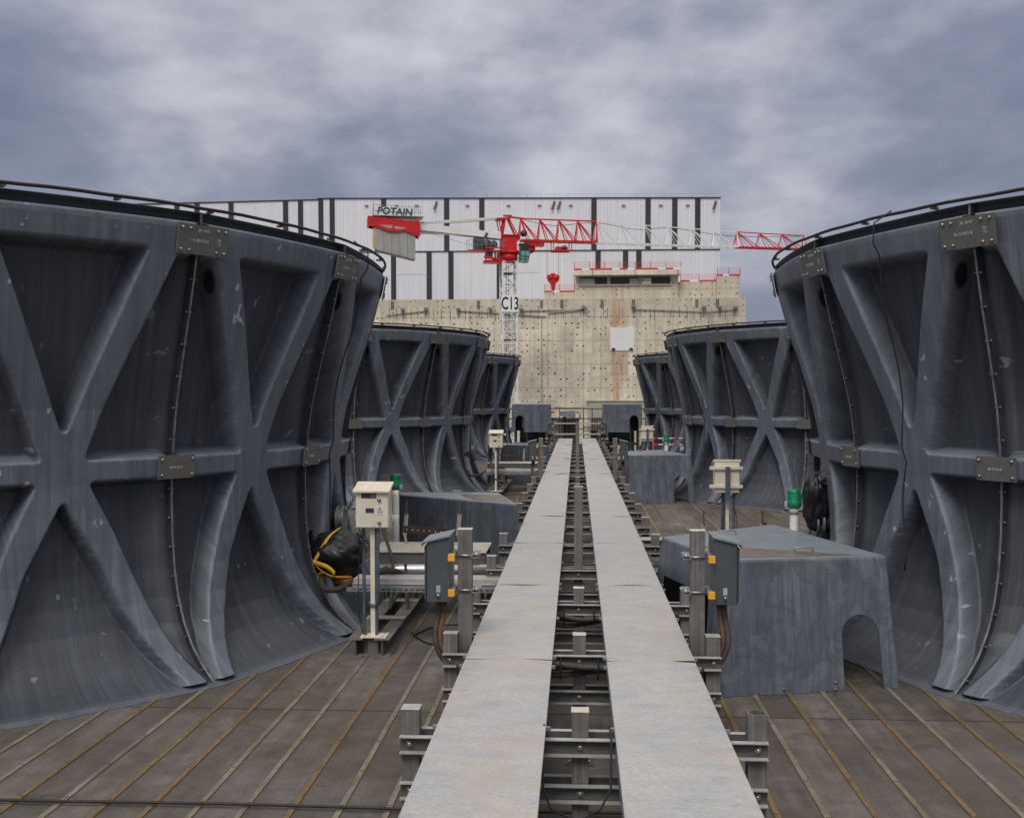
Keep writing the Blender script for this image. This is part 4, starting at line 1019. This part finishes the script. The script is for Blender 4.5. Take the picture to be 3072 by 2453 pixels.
# pale rendered infill
mb = MB(); mb.b2((4.74, -.12, 8.95), (8.12, -.003, 12.2)); mb.build('white_sheet', 'white_panel', cb)
for x in (5.2, 7.7): mb = MB(); mb.b2((x - .25, -.2, 8.98), (x + .25, -.125, 9.3)); mb.build('sheet_bracket', 'brown_steel', cb)
mb = MB(); mb.b2((1.6, -.8, -11), (12, -.003, 1.75)); mb.b2((1.4, -.95, 1.755), (12.1, -.003, 1.9)); mb.build('plinth', 'grey_plinth', cb)
mb = MB(); mb.b2((-52, -.14, 12.1), (23.8, -.003, 12.16)) if False else None
# floodlights and conduits
for x, z in ((-24.9, 15.0), (-21.5, 15.05), (-16.9, 14.95), (-12.3, 15.0), (-7.9, 14.9), (1.0, 15.1), (8.0, 15.2), (17.9, 15.0), (20.1, 15.0), (22.3, 14.95)):
    mb = MB(); mb.b2((x - .32, -.75, z - .14), (x + .32, -.2, z + .14)); mb.b2((x - .04, -.2, z - .5), (x + .04, -.003, z + .1)); mb.b2((x - .03, -.06, z - 1.2), (x + .03, -.004, z - .15)); mb.build('floodlight', 'galv_steel', cb)
for (x0, z0, x1, z1) in ((-27.3, 14.15, -21.5, 14.75), (-16.9, 14.75, -4.4, 13.85), (-7.9, 14.7, 1.0, 14.75), (-4, 14.35, 1.0, 14.75), (8.0, 14.8, 18.5, 14.35), (18.5, 14.35, 22.3, 14.7), (-5.0, 13.85, -5.0, 1.0), (18.6, 14.35, 18.6, 11.5), (19.0, 14.35, 19.0, 11.5)):
    mb = MB(); mb.bar((x0, -.15, z0), (x1, -.15, z1), .13); mb.build('conduit', 'beam_edge', cb)
for k in range(46): mb = MB(); x = -27 + k * 1.09 + rng.uniform(-.3, .3); mb.b2((x - .035, -.04, 14.0 - rng.uniform(.2, .8)), (x + .035, -.004, 14.9 + rng.uniform(0, .3))); mb.build('fixing_strip', 'beam', cb)
for k in range(9):
    x = (-26.4, -14.0, -5.0, -2.1, 3.6, 8.0, 16.9, 19.8, -9.8)[k]; mb = MB(); zt = 16.2
    for s in (-.15, .15): mb.b2((x + s - .03, -.12, zt - 1.2), (x + s + .03, -.03, zt))
    for q in range(4): mb.b2((x - .12, -.1, zt - 1.1 + .3 * q), (x + .12, -.04, zt - 1.05 + .3 * q))
    mb.build('ladder', 'dark_steel', cb)
for i, (x0, x1, y, z) in enumerate(((-.35, 14.65, -.2, 20.3), (14.8, 19.9, 1.7, 18.75), (19.85, 23.0, .5, 19.4), (-4.6, -.3, 1.3, 17.35))):
    t = thing('edge_barrier', ['long red mesh edge barrier on the concrete roof slab', 'red mesh edge barrier on the low right roof step', 'red mesh edge barrier around the right corner turret', 'red mesh edge barrier left of the upper concrete block'][i], 'edge barrier', (0, 150 + y, z), 0, 'red edge barriers on the concrete building')
    n = max(2, int((x1 - x0) / 2.0)); mb = MB()
    for q in range(n + 1): x = x0 + (x1 - x0) * q / n; mb.b2((x - .04, -.04, 0), (x + .04, .04, 1.15))
    mb.build('posts', 'red_rail', t)
    mb = MB()
    for q in range(n * 2): a = x0 + (x1 - x0) * q / (n * 2); mb.b2((a, -.09, .01), (a + (x1 - x0) / (n * 2), -.05, .26), 0 if q % 2 == 0 or q % 3 == 0 else 1)
    mb.build('toe_board', ['red_rail', 'white_panel'], t)
    mb = MB()
    for zz in (.5, .8, 1.12): mb.b2((x0, -.015, zz), (x1, .015, zz + .03))
    for x in np.arange(x0, x1, .28): mb.b2((x, -.01, .27), (x + .018, .01, 1.12))
    mb.build('mesh_infill', 'red_rail', t)
# ------------------------------------------------------------------ white clad building
ang = math.atan2(205.5 - 200, -49.4 - 26.8); eX = Vector((math.cos(ang), math.sin(ang), 0))
wb = thing('clad_building', 'huge white ribbed metal clad building with black vertical bands behind the crane', 'building', (26.8, 200, 0), ang)
# local +x runs along the facade to the left; facade faces local +y
def wz(t_): return 39.45 + (41.35 - 39.45) * t_ / 78
mb = MB(); mb.add([(0, 0, -11), (77.8, 0, -11), (77.8, 0, wz(77.8)), (0, 0, wz(0)), (0, -60, -11), (77.8, -60, -11), (77.8, -60, wz(77.8)), (0, -60, wz(0))], [(0, 1, 2, 3), (4, 7, 6, 5), (0, 3, 7, 4), (1, 5, 6, 2), (3, 2, 6, 7)]); mb.build('main_wall', 'cladding', wb)
mb = MB(); mb.add([(77.81, -.4, -11), (122, 2.4, -11), (122, 2.4, 40.75), (77.81, -.4, 41.2), (77.81, -60, -11), (122, -60, -11), (122, -60, 40.75), (77.81, -60, 41.2)], [(0, 1, 2, 3), (4, 7, 6, 5), (1, 5, 6, 2), (3, 2, 6, 7)]); mb.build('side_wall', 'cladding', wb)
for t0 in (4.15, 8.4, 13.4, 23.6, 45.2, 52.1, 64.6, 75.0, 77.3):
    mb = MB(); z1 = wz(t0) - .05; zl = 29.9 + .012 * t0; mb.b2((t0 - .5, .004, zl), (t0 + .5, .12, z1)); mb.build('upper_band', 'dark_band', wb)
for t0 in (15.1, 17.6, 22.8, 41.8, 51.3, 55.6, 62.7):
    mb = MB(); mb.b2((t0 - .5, .004, 14), (t0 + .5, .12, 29.85 + .012 * t0)); mb.build('lower_band', 'dark_band', wb)
mb = MB(); mb.bar((0, .08, 29.9), (77.8, .08, 30.85), .16, .20); mb.build('band_course', 'dark_band', wb)
mb = MB(); mb.bar((-.1, .1, 39.5), (77.9, .1, 41.4), .22, .22); mb.build('roof_trim', 'dark_band', wb)
for px, w in ((81.5, 1), (84.5, 1), (95.5, 1), (102.4, 1), (106.5, 1)):
    yy = -.4 + 2.8 * (px - 77.81) / 44.2; mb = MB(); mb.b2((px - .5, yy - .02, -5), (px + .5, yy + .16, 41.15 - .45 * (px - 77.81) / 44.2)); mb.build('side_band', 'dark_band', wb)
mb = MB(); mb.bar((77.9, -.3, 41.25), (122, 2.5, 40.8), .2, .2); mb.build('roof_trim', 'dark_band', wb)
mb = MB()
for t0 in np.arange(0, 78, 2.6): mb.b2((t0, -.3, wz(t0)), (t0 + .05, -.25, wz(t0) + .9))
mb.bar((0, -.27, wz(0) + .85), (78, -.27, wz(78) + .85), .035); mb.build('roof_rail', 'galv_steel', wb)
mb = MB()
for t0 in (6, 11, 18, 28, 34, 40, 48, 58, 62, 68): mb.b2((t0 - .35, .13, wz(t0) - 1.5), (t0 + .35, .3, wz(t0) - 1.3))
for t0 in (30.0, 31.1, 54.0, .8): mb.bar((t0, .2, wz(t0) - .6), (t0 + .5, .5, wz(t0) - 2.2), .3)
mb.build('wall_fittings', 'beam', wb)
for t0, w in ((19.6, 3.4), (10.4, 4.4), (37, 6), (58.8, 6)):
    mb = MB(); mb.b2((t0 - w / 2, .004, 26.2), (t0 + w / 2, .06, 29.7)); mb.build('wall_patch', 'cladding_plain', wb)

# ------------------------------------------------------------------ tower crane
e = Vector((.969, .245, 0)); ca = math.atan2(.245, .969)
cr = thing('tower_crane', 'red and white tower crane with lattice jib in front of the buildings', 'tower crane', (-8.74, 135, 0), ca)
def lattice(mb, hw, z0, z1, step, r=.09, mi=0):
    z = z0; k = 0
    for sx in (-1, 1):
        for sy in (-1, 1): mb.bar((sx * hw, sy * hw, z0), (sx * hw, sy * hw, z1), r * 2, r * 2, mi)
    while z < z1 - .1:
        zt = min(z + step, z1)
        for (a, b) in (((-1, -1), (1, -1)), ((1, -1), (1, 1)), ((1, 1), (-1, 1)), ((-1, 1), (-1, -1))):
            mb.bar((a[0] * hw, a[1] * hw, zt), (b[0] * hw, b[1] * hw, zt), r, r, mi)
            p, q = (a, b) if k % 2 == 0 else (b, a); mb.bar((p[0] * hw, p[1] * hw, z), (q[0] * hw, q[1] * hw, zt), r, r, mi)
        z = zt; k += 1
mb = MB(); lattice(mb, .93, -11, 19.7, 1.55); mb.build('mast', 'crane_white', cr)
mb = MB()
for s in (-.18, .18): mb.bar((s - .1, .2, -11), (s - .1, .2, 19.6), .06)
for z in np.arange(-11, 19.6, .45): mb.bar((-.28, .2, z), (.08, .2, z), .04)
for z in np.arange(5.5, 19, 4.2): mb.b2((-.85, -.85, z), (.85, .85, z + .08))
mb.build('ladder', 'dark_steel', cr)
mb = MB(); mb.b2((-1.12, -1.15, 13.25), (1.12, -1.08, 15.3)); mb.b2((1.08, -1.07, 13.25), (1.13, 1.1, 15.3)); pn = mb.build('number_panel', 'white_panel', cr)
text_mesh('number', 'C13', 2.25, 'letter', pn, frame_mtx((0, -1.17, 14.25), (1, 0, 0), (0, 0, 1)), .01, .60, 0., .035)
# slewing unit
mb = MB(); mb.cyl((0, 0, 19.72), (0, 0, 20.7), 1.18, 24); mb.cyl((0, 0, 20.71), (0, 0, 21.0), 1.32, 24); mb.build('slewing_ring', 'red', cr)
mb = MB(); mb.b2((-.95, -.9, 21.01), (.95, .9, 22.7)); mb.build('pivot_tower', 'red', cr)
mb = MB()   # apex frame, two A plates
for y in (-.75, .75):
    mb.bar((-1.0, y, 22.7), (-.5, y * .6, 25.5), .42, .14); mb.bar((1.25, y, 22.7), (-.1, y * .6, 25.4), .42, .14); mb.bar((-.95, y, 23.0), (1.1, y, 23.0), .5, .13); mb.b2((-1.1, y - .08, 22.6), (1.4, y + .08, 23.0))
    mb.bar((-1.4, y, 25.1), (-1.1, y, 23.6), .12)
mb.b2((-.75, -.6, 25.25), (.35, .6, 25.6)); mb.b2((-1.6, -.75, 24.9), (-.5, .75, 25.1)); mb.bar((-.3, 0, 25.45), (2.0, 0, 25.25), .22)
mb.build('apex_frame', 'red', cr)
# jib: triangular lattice (apex chord on top) in three coloured lengths
def jib(x0, x1, h0, h1, bays, mat, zb0=22.45, zb1=22.45, w=.62):
    mb = MB(); r = .085 if mat != 'red' else .13 if x0 < 20 else .095
    def top(x): return Vector((x, 0, (zb0 + h0) + (zb1 + h1 - zb0 - h0) * (x - x0) / (x1 - x0)))
    def bot(x, s): return Vector((x, s * w, zb0 + (zb1 - zb0) * (x - x0) / (x1 - x0)))
    mb.bar(top(x0), top(x1), r * 1.3)
    for s in (-1, 1): mb.bar(bot(x0, s), bot(x1, s), r * 1.7)
    st = (x1 - x0) / bays
    for k in range(bays):
        a = x0 + k * st; b = a + st
        for s in (-1, 1):
            mb.bar(top(a), bot(a - st * .10, s), r); mb.bar(top(a), bot(a + st * .42, s), r * .7); mb.bar(top(a), bot(b - st * .08, s), r)
        for q in range(3): mb.bar(bot(a + st * q / 3, -1), bot(a + st * (q + 1) / 3, 1), r * .6); mb.bar(bot(a + st * q / 3, -1), bot(a + st * q / 3, 1), r * .6)
    for s in (-1, 1): mb.bar(top(x1), bot(x1, s), r * 1.3)
    return mb.build('jib_section', mat, cr)
jib(1.6, 11.6, 2.8, 2.75, 4, 'red'); jib(11.62, 31.0, 2.75, 2.05, 6, 'crane_white', 22.40, 22.3); jib(31.02, 40.6, 2.05, 1.85, 3, 'red', 22.3, 22.25); jib(40.62, 43.5, 1.8, .8, 1, 'crane_white', 22.25, 22.25)
mb = MB(); mb.tube(catmull([(2, 0, 25.1), (6, 0, 24.5), (11.6, 0, 25.0), (17, 0, 24.3), (22, 0, 24.6), (30, 0, 23.8), (40, 0, 24.0)]), .035, 4); mb.build('jib_cable', 'dark_steel', cr)
mb = MB(); mb.b2((3.0, -.7, 21.5), (5.1, .7, 22.2)) if False else mb.b2((2.1, -.6, 21.75), (4.6, .6, 22.25)); mb.cyl((2.9, -.4, 21.4), (2.9, .4, 21.4), .55, 16); mb.build('hoist_drum', 'red', cr)
mb = MB(); mb.bar((5.7, -.7, 21.2), (8.2, -.7, 21.25), .18); mb.bar((5.7, .7, 21.2), (8.2, .7, 21.25), .18)
for x in (5.75, 8.15):
    for y in (-.7, .7): mb.bar((x, y, 21.2), (x, y, 22.35), .1)
mb.b2((6.2, -.5, 21.3), (7.7, .5, 21.75)); mb.cyl((7.2, -.8, 21.6), (7.2, .8, 21.6), .3, 16, 1); mb.build('trolley', ['red', 'machine_grey'], cr)
mb = MB()
for x in (5.1, 6.6): mb.bar((x, 0, 17.8), (x, 0, 22.4), .035)
mb.build('hoist_rope', 'dark_steel', cr)
mb = MB(); mb.prism([(5.05, 17.9), (5.15, 18.15), (5.6, 18.2), (5.6, 18.35), (6.1, 18.35), (6.1, 18.2), (6.6, 18.15), (6.7, 17.9), (6.6, 17.4), (6.15, 17.0), (6.05, 16.2), (5.7, 16.2), (5.6, 17.0), (5.2, 17.4)], -.25, .25, 0, 'y'); mb.cyl((5.5, -.28, 17.8), (5.5, .28, 17.8), .3, 16); mb.cyl((6.2, -.28, 17.8), (6.2, .28, 17.8), .3, 16); mb.tube([(5.88, 0, 16.2), (5.88, 0, 15.8), (6.0, 0, 15.6)], .07, 6); mb.build('hook_block', 'red', cr)
# cab
mb = MB(); mb.prism([(1.25, 19.6), (2.25, 19.5), (2.5, 20.6), (2.45, 21.8), (1.3, 21.8)], -1.45, -.2, 0, 'y'); cb_ = mb.build('cab', 'cab_glass', cr)
mb = MB()
for (a, b) in (((1.25, 19.6), (2.25, 19.5)), ((2.25, 19.5), (2.5, 20.6)), ((2.5, 20.6), (2.45, 21.8)), ((2.45, 21.8), (1.3, 21.8)), ((1.3, 21.8), (1.25, 19.6)), ((1.27, 20.3), (2.45, 20.25)), ((1.27, 19.95), (2.35, 19.9)), ((1.85, 19.5), (1.95, 21.8))): mb.bar((a[0], -1.46, a[1]), (b[0], -1.46, b[1]), .07)
mb.b2((1.2, -1.5, 21.81), (2.5, -.15, 21.9)); mb.b2((1.3, -1.49, 21.0), (2.4, -1.46, 21.8)); mb.build('cab_frame', 'dark_steel', cb_)
# machinery deck
mb = MB(); mb.b2((-5.3, -.9, 20.9), (-1, .9, 21.05), 0); mb.b2((-3.3, -1.6, 21.15), (-.4, -1.45, 21.35)); mb.bar((-3.3, -.9, 20.2), (-.9, -.9, 19.75), .3); mb.b2((-3.2, -.95, 19.45), (-1.05, .6, 19.8)); mb.bar((-3.1, -.95, 19.8), (-3.1, -.95, 20.9), .12); mb.bar((-1.9, -.95, 19.8), (-1.9, -.95, 20.9), .2); mb.build('machinery_deck', 'red', cr)
mb = MB(); mb.b2((-4.5, -.8, 21.05), (-3.5, .8, 22.6)); mb.cyl((-2.9, -.7, 21.8), (-2.9, .7, 21.8), .62, 18); mb.b2((-3.4, -.6, 21.1), (-2.0, .6, 21.7)); mb.cyl((-2.0, -.6, 21.8), (-2.0, .6, 21.8), .5, 16); mb.bar((-3.2, -.7, 22.5), (-2.9, -.7, 23.2), .3); mb.cyl((2.0, -.3, 23.4), (2.0, .3, 23.4), .42, 14); mb.b2((-3.2, -1.0, 19.9), (-2.2, -.96, 20.9)); mb.build('winch', 'machine_grey', cr)
mb = MB()
for x in np.arange(-5.3, -.6, .55):
    mb.bar((x, -1.6, 21.0), (x, -1.6, 22.2), .04)
for z in (21.6, 22.2): mb.bar((-5.3, -1.6, z), (-.4, -1.6, z), .04)
for x in (-5.3,): mb.bar((x, 1.0, 21.0), (x, 1.0, 22.2), .04); mb.bar((x, -1.6, 22.2), (x, 1., 22.2), .04)
for x in np.arange(3.0, 10.5, 1.2): pass
mb.build('handrail', 'galv_steel', cr)
# counter-jib
mb = MB(); mb.prism([(-11.4, 23.35), (-11.4, 24.2), (-1.1, 23.3), (-1.1, 22.5)], -.75, -.45, 0, 'y'); mb.prism([(-11.4, 23.35), (-11.4, 24.2), (-1.1, 23.3), (-1.1, 22.5)], .45, .75, 0, 'y'); mb.b2((-11.2, -.44, 23.5), (-1.1, .44, 23.0)) ; mb.build('counter_jib', 'crane_white', cr)
mb = MB()
for y in (-.5, .5): mb.bar((-11.4, y, 24.3), (-.9, y, 25.25), .62, .12); mb.bar((-1.2, y, 25.35), (-.2, y, 25.3), .2)
mb.build('tie_bar', 'crane_white', cr)
mb = MB(); mb.bar((-11, -.9, 23.2), (-4.5, -.9, 21.4), .03); mb.bar((-8, -.9, 24.2), (-1.2, -.9, 24.9), .05); mb.build('stay_cable', 'dark_steel', cr)
pr = [(-17.9, 24.85), (-16.6, 24.8), (-11.4, 24.2), (-11.4, 22.45), (-12.3, 22.7), (-13.3, 23.1), (-14.3, 22.95), (-15.5, 23.0), (-16.6, 23.45), (-17.9, 23.7)]
mb = MB()
for y0, y1 in ((-1.25, -1.1), (1.1, 1.25)): mb.prism(pr, y0, y1, 0, 'y')
mb.b2((-17.9, -1.09, 23.7), (-17.7, 1.09, 24.85)); mb.b2((-17.7, -1.09, 24.3), (-11.5, 1.09, 24.45)); mb.build('ballast_frame', 'red', cr)
mb = MB()
mb.prism([(-16.4, 23.75), (-14.9, 23.75), (-14.9, 23.35), (-15.6, 23.4)], -1.27, -1.255, 0, 'y'); mb.prism([(-14.6, 23.65), (-13.0, 23.45), (-13.9, 23.28), (-14.6, 23.3)], -1.27, -1.255, 0, 'y')
mb.build('frame_opening', 'block_grey', cr)
for k in range(5):
    x0 = -16.9 + k * .98; z0 = 20.75 - .23 * k; mb = MB()
    mb.prism([(x0, z0), (x0 + .95, z0 - .22), (x0 + .95, 23.6), (x0, 23.6)], -1.05, 1.05, 0, 'y'); mb.build('ballast_block', 'block_grey', cr)
mb = MB(); mb.b2((-16.98, -1.06, 20.8), (-16.905, 1.05, 23.9)); mb.b2((-17.3, -1.07, 20.85), (-16.985, -.9, 23.4)); mb.build('ballast_end', 'block_edge', cr)
mb = MB(); mb.b2((-17.0, -1.35, 24.95), (-12.3, -1.28, 25.95)); sg_ = mb.build('sign', 'sign_board', cr)
text_mesh('sign_lettering', 'POTAIN', 1.2, 'letter', sg_, frame_mtx((-14.6, -1.38, 25.42), (1, 0, -.03), (0.0, 0, 1)), .03, 1.0, .12, .018)
mb = MB()
for x in np.arange(-17.2, -11.3, .73):
    mb.bar((x, -1.27, 24.85), (x, -1.27, 26.2), .04); mb.bar((x, 1.3, 24.85), (x, 1.3, 26.2), .04)
for y in (-1.4, 1.3):
    for z in (25.5, 26.2): mb.bar((-17.3, y, z), (-11.1, y, z - .15), .045)
mb.b2((-17.3, -1.4, 24.86), (-11.0, 1.3, 24.92)); mb.bar((-17.1, 1.2, 24.9), (-17.1, 1.2, 27.2), .05); mb.build('walkway_rail', 'galv_steel', cr)

# ------------------------------------------------------------------ world and sun
SUN_EL, SUN_AZ = math.radians(52), math.radians(192)      # azimuth clockwise from +Y: behind the camera, a little left
W = bpy.data.worlds.new("World"); S.world = W; W.use_nodes = True
nt = W.node_tree; nd = nt.nodes; lk = nt.links; bg = nd['Background']
sky = nd.new('ShaderNodeTexSky'); sky.sky_type = 'NISHITA'; sky.sun_disc = False; sky.sun_elevation = SUN_EL; sky.sun_rotation = SUN_AZ
sky.air_density = 1.5; sky.dust_density = 3.
tc = nd.new('ShaderNodeTexCoord')
def vm(op, a, b=None):
    n = nd.new('ShaderNodeVectorMath'); n.operation = op
    for i, v in enumerate((a, b)):
        if v is None: continue
        if hasattr(v, 'links'): lk.new(v, n.inputs[i])
        else: n.inputs[i].default_value = v
    return n
def sm(op, a, b=None, c=None, clamp=False):
    n = nd.new('ShaderNodeMath'); n.operation = op; n.use_clamp = clamp
    for i, v in enumerate((a, b, c)):
        if v is None: continue
        if hasattr(v, 'links'): lk.new(v, n.inputs[i])
        else: n.inputs[i].default_value = v
    return n.outputs[0]
nrm = vm('NORMALIZE', tc.outputs['Generated']).outputs[0]
def wnoise(scale, vec, detail=6, rough=.55, dist=.4):
    n = nd.new('ShaderNodeTexNoise'); n.inputs['Scale'].default_value = scale; n.inputs['Detail'].default_value = detail; n.inputs['Roughness'].default_value = rough; n.inputs['Distortion'].default_value = dist
    lk.new(vec, n.inputs['Vector']); return n.outputs['Fac']
st = vm('MULTIPLY', nrm, (1, 1, 2.0)).outputs[0]
c1 = wnoise(3.2, vm('ADD', st, (3.1, .4, 1.7)).outputs[0], 5, .5, .0); c2 = wnoise(6.8, st, 8, .54, .1)
cl = sm('ADD', sm('MULTIPLY', sm('SUBTRACT', c1, .5), .62), sm('ADD', sm('MULTIPLY', sm('SUBTRACT', c2, .5), .75), .5))
def lobe(px, py, width, amp):
    d = Rw @ np.array([(px - cx_) / f_, (py - cy_) / f_, 1.]); d /= np.linalg.norm(d)
    dt = nd.new('ShaderNodeVectorMath'); dt.operation = 'DISTANCE'; lk.new(nrm, dt.inputs[0]); dt.inputs[1].default_value = tuple(d)
    q = sm('DIVIDE', dt.outputs['Value'], width); return sm('MULTIPLY', sm('POWER', 2.718, sm('MULTIPLY', sm('MULTIPLY', q, q), -1.)), amp * .75)
for L in ((420, 190, .14, .16), (980, 150, .15, .10), (1330, 170, .09, .10), (1750, 130, .12, .05), (60, 280, .12, -.10), (2120, 200, .12, -.09), (1060, 330, .16, -.05), (620, 330, .10, -.05), (1700, 260, .10, .04), (1500, 400, .14, .02), (2000, 380, .12, -.04)):
    cl = sm('ADD', cl, lobe(*L))
rp = nd.new('ShaderNodeValToRGB'); lk.new(cl, rp.inputs[0]); E_ = rp.color_ramp.elements
E_[0].position = .28; E_[0].color = (.165, .19, .275, 1); E_[1].position = .86; E_[1].color = (.70, .715, .77, 1)
for p, c in ((.45, (.245, .27, .365, 1)), (.55, (.345, .365, .45, 1)), (.65, (.48, .495, .565, 1))):
    k = E_.new(p); k.color = c
# overcast layer over the clear sky: 92 % cover
skm = nd.new('ShaderNodeVectorMath'); skm.operation = 'SCALE'; lk.new(sky.outputs[0], skm.inputs[0]); skm.inputs['Scale'].default_value = .10
clv = nd.new('ShaderNodeVectorMath'); clv.operation = 'SCALE'; lk.new(rp.outputs[0], clv.inputs[0]); clv.inputs['Scale'].default_value = 1.0
# the overcast is brighter high overhead, as real cloud is
sz = nd.new('ShaderNodeSeparateXYZ'); lk.new(nrm, sz.inputs[0])
up = sm('ADD', 1., sm('MULTIPLY', sm('SUBTRACT', sz.outputs[2], .34, None, True), 3.6)); lk.new(up, clv.inputs['Scale'])
nm_ = nd.new('ShaderNodeMix'); nm_.data_type = 'RGBA'; lk.new(sm('MULTIPLY', sm('SUBTRACT', sz.outputs[2], .32, None, True), 2.2, None, True), nm_.inputs[0]); lk.new(clv.outputs[0], nm_.inputs[6])
vs_ = nd.new('ShaderNodeVectorMath'); vs_.operation = 'DOT_PRODUCT'; lk.new(clv.outputs[0], vs_.inputs[0]); vs_.inputs[1].default_value = (.33, .34, .33)
cbn = nd.new('ShaderNodeCombineXYZ'); lk.new(sm('MULTIPLY', vs_.outputs['Value'], 1.03), cbn.inputs[0]); lk.new(vs_.outputs['Value'], cbn.inputs[1]); lk.new(sm('MULTIPLY', vs_.outputs['Value'], 1.0), cbn.inputs[2]); lk.new(cbn.outputs[0], nm_.inputs[7])
mx = nd.new('ShaderNodeMix'); mx.data_type = 'RGBA'; mx.inputs[0].default_value = .94; lk.new(skm.outputs[0], mx.inputs[6]); lk.new(nm_.outputs[2], mx.inputs[7])
sc_ = nd.new('ShaderNodeVectorMath'); sc_.operation = 'SCALE'; lk.new(mx.outputs[2], sc_.inputs[0]); sc_.inputs['Scale'].default_value = 10.
lk.new(sc_.outputs[0], bg.inputs[0]); bg.inputs[1].default_value = .1
sun = bpy.data.lights.new('sun', 'SUN'); so = bpy.data.objects.new('sun', sun); COL.objects.link(so)
sun.energy = 1.5; sun.angle = math.radians(24); sun.color = (1., .955, .89)
dv = Vector((math.sin(SUN_AZ) * math.cos(SUN_EL), math.cos(SUN_AZ) * math.cos(SUN_EL), math.sin(SUN_EL)))
so.rotation_euler = dv.to_track_quat('Z', 'Y').to_euler(); so.location = (0, 0, 30)

S.view_settings.view_transform = 'Standard'; S.view_settings.look = 'None'; S.view_settings.exposure = 0; S.view_settings.gamma = 1
S.render.engine = 'CYCLES'; S.cycles.max_bounces = 6; S.cycles.diffuse_bounces = 3; S.cycles.glossy_bounces = 3
